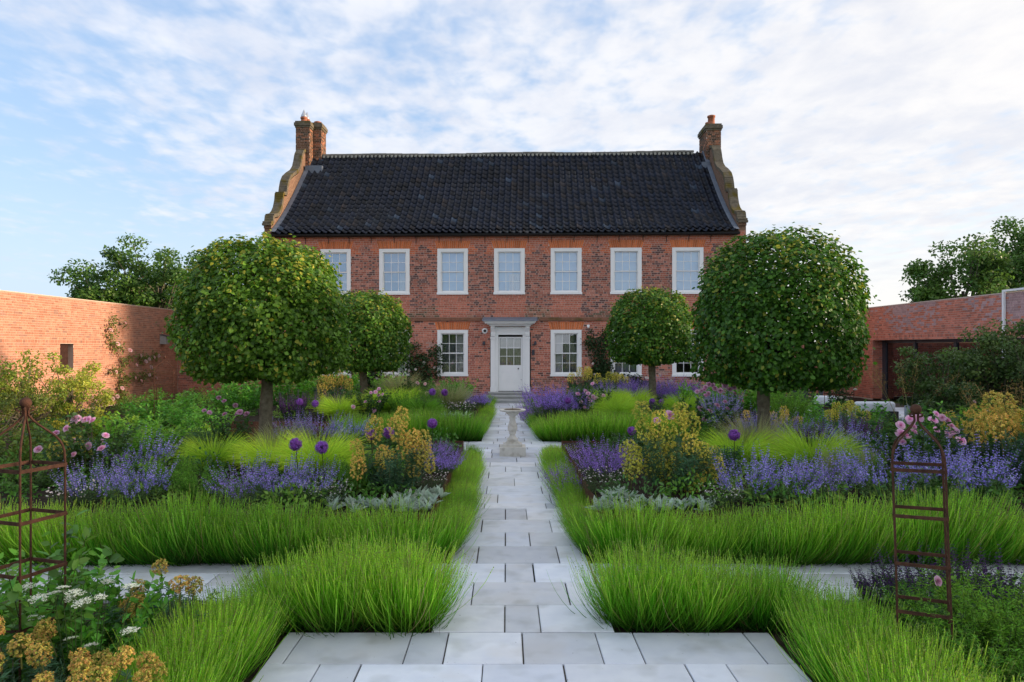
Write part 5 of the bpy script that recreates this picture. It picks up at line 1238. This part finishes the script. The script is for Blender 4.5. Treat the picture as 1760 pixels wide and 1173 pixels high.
for a in ((255,17.0,1.35,'lush','lush green perennial under the climbing rose on the pink wall'), (300,18.5,1.5,'lush','tall green perennial left of the near left crown, by the wall foot'), (330,16.5,1.3,'lush','tall bright green perennial just left of the near left crown'),
          (225,14.0,1.2,'lush','green perennial in the left border behind the pink rose'), (275,13.2,1.1,'lime','lime green perennial before the thin dark obelisk'), (330,13.5,1.1,'lime','lime green perennial right of the thin dark obelisk'),
          (190,15.5,1.2,'lime','lime green perennial at the wall foot below the climbing rose'), (360,15.2,1.2,'lush','green perennial behind the pale pink rose on the left'), (420,18.0,1.5,'lush','dark green perennial below the near left crown'),
          (400,20.5,1.6,'lush','leafy green mass far below the near left crown'), (450,21.0,1.5,'lush','leafy green mass behind the near left trunk'), (500,20.5,1.5,'lush','leafy green mass right behind the near left trunk'),
          (310,10.6,1.0,'blue','blue green perennial left of the yellow green grass on the left'), (265,10.2,.95,'lush','green perennial behind the catmint spires on the left'), (345,11.2,.9,'blue','blue green perennial before the pale pink rose on the left'),
          (400,10.4,.8,'blue','blue green perennial beside the near left trunk'), (300,8.3,.8,'fern','ferny green perennial between the two left catmints'), (340,7.8,.75,'fern','ferny green perennial behind the middle of the left hedge'),
          (60,10.6,1.15,'foxtail','tall yellow green flower stems behind the left obelisk, inner clump'), (20,11.0,1.2,'foxtail','tall yellow green flower stems at the left picture edge'), (100,11.6,1.15,'foxtail','tall yellow green flower stems left of the pink rose'),
          (60,8.6,.8,'low','grey green low perennial behind the left obelisk'), (10,8.9,.9,'low','low green perennial at the left picture edge'), (620,8.4,.8,'fern','dark green iris like perennial left of the golden spurge'),
          (600,9.9,.8,'blue','soft green perennial behind the large yellow green grass mound'), (590,11.4,.8,'low','low green perennial at the back of the near left bed'), (690,11.8,.9,'low','low green perennial behind the golden spurge at the left'),
          (660,12.2,.9,'low','low silver green perennial along the rear of the near left bed'), (1030,11.5,.9,'low','low green perennial behind the leaning lavender on the right'), (1080,11.9,1.0,'low','low green perennial behind the yellow spurge, left side'),
          (1180,11.0,1.0,'fern','green perennial behind the yellow spurge, right side'), (1230,9.4,.9,'blue','blue green perennial right of the yellow spurge'), (1440,9.8,1.0,'blue','dark blue green perennial right of the glowing grass'),
          (1480,8.6,.85,'fern','green perennial left of the obelisk on the right'), (1560,9.6,1.1,'fern','green perennial behind the pink rose on the right'), (1640,10.6,1.2,'lush','green perennial behind the tall catmint on the right'),
          (1700,9.9,1.2,'fern','green perennial behind the golden spurge at the right'), (1545,11.6,1.1,'low','low green perennial in front of the grey sofa'), (1500,13.4,1.45,'fern','green feathery perennial in front of the pale sofa'),
          (740,18.9,1.3,'fern','dark green feathery perennial left of the straw coloured grass'), (700,16.9,1.2,'fern','dark green feathery perennial in the far left bed'), (760,20.5,1.2,'lush','bronze green shrub by the house wall left of the steps'),
          (790,21.6,1.1,'lush','rounded green shrub beside the house steps on the left'), (670,23.2,1.3,'lush','green perennial under the ground floor window on the left'), (600,22.8,1.4,'lush','green perennial under the far left window'),
          (540,22.5,1.5,'lush','green perennial at the house corner on the left'), (1000,19.8,1.2,'fern','green perennial behind the far pale pink rose'), (1040,19.2,1.2,'fern','green perennial left of the far right trunk'),
          (1200,18.6,1.2,'lush','green perennial below the near right crown, left part'), (1240,19.5,1.3,'lush','green perennial below the near right crown, centre'), (1220,15.9,1.0,'lush','dark green perennial behind the many flowered rose'),
          (1690,4.35,1.0,'fern','bright ferny green perennial at lower right, largest'), (1750,4.6,1.05,'fern','bright ferny green perennial at the right picture edge'), (1640,4.75,.85,'fern','ferny green perennial at the foot of the right obelisk'),
          (1735,3.9,.85,'fern','ferny green perennial in the lower right corner'), (1600,5.1,.75,'fern','ferny green perennial behind the right obelisk'), (1560,4.9,.6,'low','bronze leaved low perennial left of the right obelisk'),
          (1700,5.1,.95,'fern','ferny green perennial under the dark salvia'), (1690,3.6,.55,'blue','grey green artemisia tip at the bottom right'), (1640,3.7,.5,'blue','grey green artemisia at the bottom edge on the right'),
          (100,4.7,.85,'low','dark green leaves under the white umbels'), (160,4.45,.95,'lush','leafy green perennial among the white umbels'), (210,4.8,.9,'low','green leaves between the umbels and the lavender'), (60,4.9,1.0,'lush','leafy green perennial behind the left obelisk foot'),
          (120,4.0,.8,'low','green leaves below the white umbels'), (20,4.5,1.0,'lush','leafy green perennial at the left picture edge, near'), (230,4.2,.75,'low','green leaves at the lavender edge on the lower left'), (70,3.7,.7,'low','green leaves between the rust coloured spurges'), (260,5.1,.75,'blue','silvery green perennial beside the tall spurge head'),
          (1350,16.2,1.5,'fern','green feathery perennial hiding the terrace table legs'), (1405,16.6,1.4,'lush','leafy green perennial below the dark terrace chairs'), (1310,17.5,1.6,'lush','leafy green perennial beyond the near right trunk'), (1470,14.6,1.5,'lush','leafy green perennial hiding the base of the pale sofa'), (1540,14.2,1.45,'fern','feathery perennial between the two larger sofas'), (1590,13.2,1.0,'lush','leafy green perennial before the mid grey sofa'), (1730,9.3,1.55,'fern','big bright green fennel cloud at the right edge'), (1760,9.8,1.75,'fern','tallest bright green fennel at the right picture edge')): per(*a)
# low cover that nobody could count closes the beds
for (x0, x1, y0, y1, n, lab) in ((-6.9, -1.1, 7.45, 12.4, 55, 'low green leaves filling the near left bed'), (1.35, 7.1, 7.45, 12.4, 55, 'low green leaves filling the near right bed'), (-6.9, -1.1, 16.6, 24, 50, 'low green leaves filling the far left bed'), (1.35, 7.1, 16.6, 24, 50, 'low green leaves filling the far right bed'),
                                (-14.2, -8.6, 7.5, 24, 75, 'green leaves filling the border under the left wall'), (8.8, 14.6, 5.0, 15.0, 60, 'green leaves filling the border on the right'), (-8.4, -2.6, 3.0, 5.4, 30, 'green leaves filling the nearest bed on the left'), (3.0, 9, 3.0, 5.4, 30, 'green leaves filling the nearest bed on the right'), (-14.0, -8.6, 24, 30, 30, 'green leaves in the corner left of the house')):
    mb = MB(); r = R_(int(abs(x0*100)+y0*10)); cc = [(.10,.25,.035), (.15,.34,.04), (.08,.19,.045), (.21,.37,.06)]
    for _ in range(n):
        cx, cy = r.uniform(x0, x1), r.uniform(y0, y1); h = r.uniform(.22, .42)*(1.6 if x0 < -8.5 else 1.0); m = 260
        d = unit(r.normal(size=(m, 3))*np.array((1, 1, .8))); P = d*np.array((.42, .42, h))*r.uniform(.55, 1, (m, 1)); P[:, 2] = np.abs(P[:, 2]); P += np.array((cx, cy, ground_z(cx, cy)))
        s = r.uniform(.04, .075, m); inst(mb, LEAF_V, LEAF_F, frames(unit(d+r.normal(0, .5, (m, 3))), unit(d+np.array((0, 0, .6)))), np.stack([s*.75, s, s], -1), P, vary(cc[r.integers(0, 4)], m, r, .35))
    o = mb.build('ground_cover', M_leaf); tag(o, lab, 'ground cover', None, 'stuff')
# white umbels
def umbel(seed):
    r = R_(seed); mb = MB(); k = 17
    for i in range(k):
        a, q = i*2.4, math.sqrt((i+.3)/k); c = np.array((q*.05*math.cos(a), q*.05*math.sin(a), .012*(1-q*q)))
        CLr = np.array([[(0, 0, -.045), tuple(c*.6+np.array((0, 0, -.015))), tuple(c)]]); ribbon(mb, CLr, np.array([.0018]), np.array([(.10,.17,.05)]), np.array([(.14,.2,.07)]), [1, 1, 1], r=r)
        m = 14; P = c+r.normal(0, 1, (m, 3))*np.array((.0065, .0065, .0018)); inst(mb, [(-.5,-.5,0),(.5,-.5,0),(.5,.5,0),(-.5,.5,0)], BIT_F, frames(r.normal(size=(m, 3)), unit(np.array((0, 0, 1.))+r.normal(0, .25, (m, 3)))), r.uniform(.0045, .008, m), P, vary((.90,.92,.80), m, r, .12, .05))
    return mb.mesh('umbel', M_petal)
UM = [umbel(780+i) for i in range(3)]
e = empty('white_umbel_plant', (gx(140, 4.05), 4.05, -.03)); x0_ = gx(140, 4.05)
for (a, b) in ((108,1010),(120,1030),(140,1037),(172,1027),(128,1020),(65,1030),(222,1085),(120,1098),(60,1062),(225,1008),(185,1000),(95,1020),(155,1110),(45,1010)):
    yy = random.uniform(-.12, .12); x = gx(a, 4.05+yy)-x0_; z = gz(b, 4.05+yy)+.03; k = random.uniform(.65, 1.0)
    mb = MB(); mb.tube([(x*.3, yy*.3, 0), (x*.75, yy*.8, z*.55), (x, yy, z-.04)], [.004, .003, .002], 5, (.09,.16,.05)); mb.build('stem', M_leaf, e)
    o = link('umbel', random.choice(UM), e, (x, yy, z), random.uniform(0, 6), (k, k, k)); o.rotation_euler = (random.uniform(-.2, .35), random.uniform(-.2, .2), 0)
tag(e, 'plant with flat white flower umbels in the lower left bed', 'umbel plant')

# ---- trees
def trunk_mesh(seed, h, r0, r1, lean=0.0, n=14):
    r = R_(seed); mb = MB(); t = np.linspace(0, 1, 12); P = np.stack([lean*t+.012*np.sin(t*7+seed), .012*np.cos(t*5+seed), t*h-.05], -1); rad = r0+(r1-r0)*t; rad[0] *= 1.35; rad[1] *= 1.1; rad *= 1+.05*r.normal(size=12)
    mb.tube(P, rad, n); return mb
def clipped_crown(seed, rx, rz_, n, leaf, cols):
    """clipped lime crown: rounded drum of overlapping leaves"""
    r = R_(seed); mb = MB(); d = unit(r.normal(size=(n, 3))); p = np.where(d[:, 2] > 0, 2.5, 4.2)
    f = (np.abs(np.hypot(d[:, 0], d[:, 1]))**p+np.abs(d[:, 2])**p)**(-1/p)         # superellipsoid radius
    ph = np.arctan2(d[:, 1], d[:, 0]); el = d[:, 2]
    bump = .045*np.sin(ph*5+seed+el*4)+.03*np.sin(ph*9-el*7+seed*2)+.03*np.sin(el*11+ph*3)+.025*np.sin(ph*17+el*13)
    q = np.where(r.random(n) < .62, r.uniform(.90, 1.0, n), r.uniform(.60, .95, n))+bump
    strag = r.random(n) < .035; q = np.where(strag, q+r.uniform(.03, .12, n), q)
    taper = .985-.04*el
    P = d*(f*q)[:, None]*np.array((rx, rx, rz_)); P[:, :2] *= taper[:, None]
    P[:, 2] = np.maximum(P[:, 2], -rz_*(.93+.07*np.sin(ph*3+seed)))
    out = unit(P*np.array((1, 1, 1.2))); nn = unit(out*.9+np.array((0, 0, .45))+r.normal(0, .45, (n, 3))); dd = unit(np.cross(nn, r.normal(size=(n, 3)))+out*.35+np.array((0, 0, -.35)))
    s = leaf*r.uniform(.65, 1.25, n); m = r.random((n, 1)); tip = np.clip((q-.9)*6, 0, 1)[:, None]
    c = np.asarray(cols[0])*(1-m)+np.asarray(cols[1])*m; young = (r.random((n, 1)) < (.06+.26*np.clip(el, 0, 1)**1.3)[:, None]*(.4+tip)); c = np.where(young, np.asarray(cols[2])*r.uniform(.7, 1.2, (n, 1)), c*r.uniform(.7, 1.3, (n, 1)))  # young yellow leaves; the extra ones on top paint in sunlit highlights
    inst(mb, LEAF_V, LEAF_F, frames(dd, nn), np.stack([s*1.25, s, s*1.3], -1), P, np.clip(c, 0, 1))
    # branches inside
    for k in range(22):
        v = unit(r.normal(size=3)+np.array((0, 0, .25))); e_ = v*np.array((rx, rx, rz_))*.85; b0 = np.array((0, 0, -rz_*.9)); mb.tube([b0, b0*.4+e_*.35+np.array((0, 0, .1)), e_], [.03, .018, .006], 5, (.05,.04,.025))
    return mb.mesh('crown', M_leaf)
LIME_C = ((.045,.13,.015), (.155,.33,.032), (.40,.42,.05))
def clipped_tree(px, Y, cpx, y_top, y_bot, wpx, n, leaf, seed, lab, tr=.115):
    x = gx(px, Y); z = ground_z(x, Y); e = empty('clipped_tree', (x, Y, z)); zt, zb = gz(y_top, Y-.3), gz(y_bot, Y-1.0); rx = wpx/2/F*(Y-.35); rz_ = (zt-zb)/2
    o = trunk_mesh(seed, (zb+zt)/2-z-.2, tr, tr*.72).build('trunk', M_bark, e, smooth=True)
    c = link('crown', clipped_crown(seed, rx, rz_, n, leaf, LIME_C), e, (gx(cpx, Y)-x, 0, (zt+zb)/2-z)); tag(e, lab, 'tree', 'four clipped lollipop trees'); return e
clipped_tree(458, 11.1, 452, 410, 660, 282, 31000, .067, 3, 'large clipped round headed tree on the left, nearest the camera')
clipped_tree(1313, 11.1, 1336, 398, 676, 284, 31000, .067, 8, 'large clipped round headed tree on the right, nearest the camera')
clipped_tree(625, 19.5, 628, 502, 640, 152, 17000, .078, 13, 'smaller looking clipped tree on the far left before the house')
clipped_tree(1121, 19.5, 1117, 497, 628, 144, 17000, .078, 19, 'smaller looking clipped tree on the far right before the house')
def wild_tree(seed, h, spread, n_cl, per_, leaf, cols, trunk_h=.25, name='broadleaf_tree'):
    r = R_(seed); tm = MB(); base = np.zeros(3); top = np.array((0, 0, h*.62)); tm.tube([base, (r.normal(0, .2), r.normal(0, .2), h*.3), tuple(top)], [h*.028, h*.02, h*.010], 9)
    lm = MB()
    for k in range(n_cl):
        v = unit(r.normal(size=3)*np.array((1, 1, .8))); q = r.uniform(.45, 1.0); c = np.array((v[0]*spread*q, v[1]*spread*q, h*.60+v[2]*h*.40*q)); 
        if c[2] < h*.2: c[2] = h*.2+r.random()*h*.1
        s0 = top*r.uniform(.35, .95); tm.tube([s0, s0*.45+c*.55+np.array((0, 0, -.2)), c], [h*.008, h*.005, h*.002], 5)
        m = int(per_*r.uniform(.6, 1.3)); sz = r.uniform(.07, .13)*h; d = unit(r.normal(size=(m, 3))); P = c+d*np.array((sz, sz, sz*.62))*r.uniform(.25, 1, (m, 1))**.6
        s = leaf*r.uniform(.6, 1.2, m); mixv = r.random(); col = np.asarray(cols[0])*(1-mixv)+np.asarray(cols[1])*mixv
        inst(lm, LEAF_V, LEAF_F, frames(unit(r.normal(size=(m, 3))+np.array((0, 0, -.3))), unit(d+np.array((0, 0, .7))+r.normal(0, .4, (m, 3)))), np.stack([s, s, s], -1), P, vary(col, m, r, .35))
    return tm.mesh('trunk', M_bark), lm.mesh('crown', M_leaf)
BG = ((.06,.14,.025), (.14,.26,.045))
for (px, Y, top, half, seed, ncl, lab) in ((270, 52, 400, 105, 31, 60, 'tallest broadleaf tree behind the left garden wall'), (185, 50, 440, 85, 32, 48, 'lower broadleaf tree behind the left garden wall, at its left'), (325, 55, 425, 60, 35, 36, 'broadleaf tree behind the left wall, half hidden by the near left crown'),
                                     (1655, 46, 408, 92, 33, 85, 'broadleaf tree behind the right wing, shorter one'), (1775, 48, 362, 115, 34, 95, 'tall broadleaf tree behind the right wing at the picture edge')):
    h = gz(top, Y); t_, c_ = wild_tree(seed, h, half/F*Y*.92, ncl, 230, .24, BG)
    thing('broadleaf_tree', (gx(px, Y), Y, 0), random.uniform(0, 6), 1, lab, 'tree', 'trees beyond the garden walls', [('trunk', t_), ('crown', c_)])
# shrubs against the walls
def shrub(px, Y, h, w, seed, lab, cols, leaf=.06, ncl=34, per_=130, nm='garden_shrub'):
    t_, c_ = wild_tree(seed, h, w, ncl, per_, leaf, cols); thing(nm, (gx(px, Y), Y, -.03), random.uniform(0, 6), 1, lab, 'shrub', 'large shrubs', [('branches', t_), ('foliage', c_)])
shrub(45, 13.6, 2.1, 1.0, 41, 'loose yellow green shrub before the left wall at the picture edge', ((.24,.33,.04), (.42,.46,.06)), .055, 40)
shrub(125, 14.2, 2.15, .75, 42, 'loose yellow green shrub below the square wall opening', ((.24,.33,.04), (.42,.46,.06)), .055, 30)
shrub(-20, 12.5, 1.9, .9, 43, 'yellow green shrub cut by the left picture edge', ((.11,.17,.03), (.2,.25,.04)), .055, 30)
DK = ((.045,.10,.025), (.11,.18,.04))
shrub(1625, 14.5, 2.55, .95, 44, 'dark multi stemmed shrub before the glazed doors', DK, .07, 62, 130)
shrub(1720, 14.0, 2.75, 1.0, 45, 'tallest dark shrub on the right with pale forked stem', DK, .07, 66, 130)
shrub(1790, 13.2, 2.6, 1.0, 46, 'dark shrub cut by the right picture edge', DK, .07, 52, 130)
shrub(1670, 13.0, 1.5, .9, 47, 'low dark shrub at the foot of the multi stemmed shrubs', DK, .065, 60, 150)
# giant oat grass
def oat(seed, n=7):
    r = R_(seed); mb = MB(); az = r.uniform(0, 6.283, n); CL = curves(np.stack([r.normal(0, .04, n), r.normal(0, .04, n), np.zeros(n)], -1), az, r.uniform(.0, .25, n), r.uniform(.3, .9, n), r.uniform(1.4, 1.9, n), 7)
    ribbon(mb, CL, np.full(n, .006), vary((.30,.30,.12), n, r), vary((.45,.33,.14), n, r), [1]*8, r=r); m = 120; t = .72+.28*r.random((n, m)); P, T = at(CL, t); P = P.reshape(-1, 3)+r.normal(0, .05, (n*m, 3)); k = len(P)
    inst(mb, BIT_V, BIT_F, frames(unit(r.normal(size=(k, 3))+np.array((0, 0, -.8))), r.normal(size=(k, 3))), np.stack([np.full(k, .006), np.full(k, .022), np.full(k, .006)], -1), P, vary((.42,.27,.10), k, r, .3)); return mb.mesh('oat_grass', M_petal)
OG = [oat(800+i) for i in range(3)]
for (px, Y, s, lab) in ((1560, 12.0, .92, 'giant oat grass with airy tan heads before the glazed doors'), (1712, 11.5, 1.0, 'giant oat grass with drooping tan heads in front of the dark shrubs'), (1765, 10.8, 1.05, 'giant oat grass arching at the right picture edge'), (668, 23.4, .8, 'airy oat grass below the far left window')):
    x = gx(px, Y); thing('oat_grass', (x, Y, ground_z(x, Y)), random.uniform(0, 6), s, lab, 'grass', 'giant oat grasses', [('foliage', random.choice(OG))])
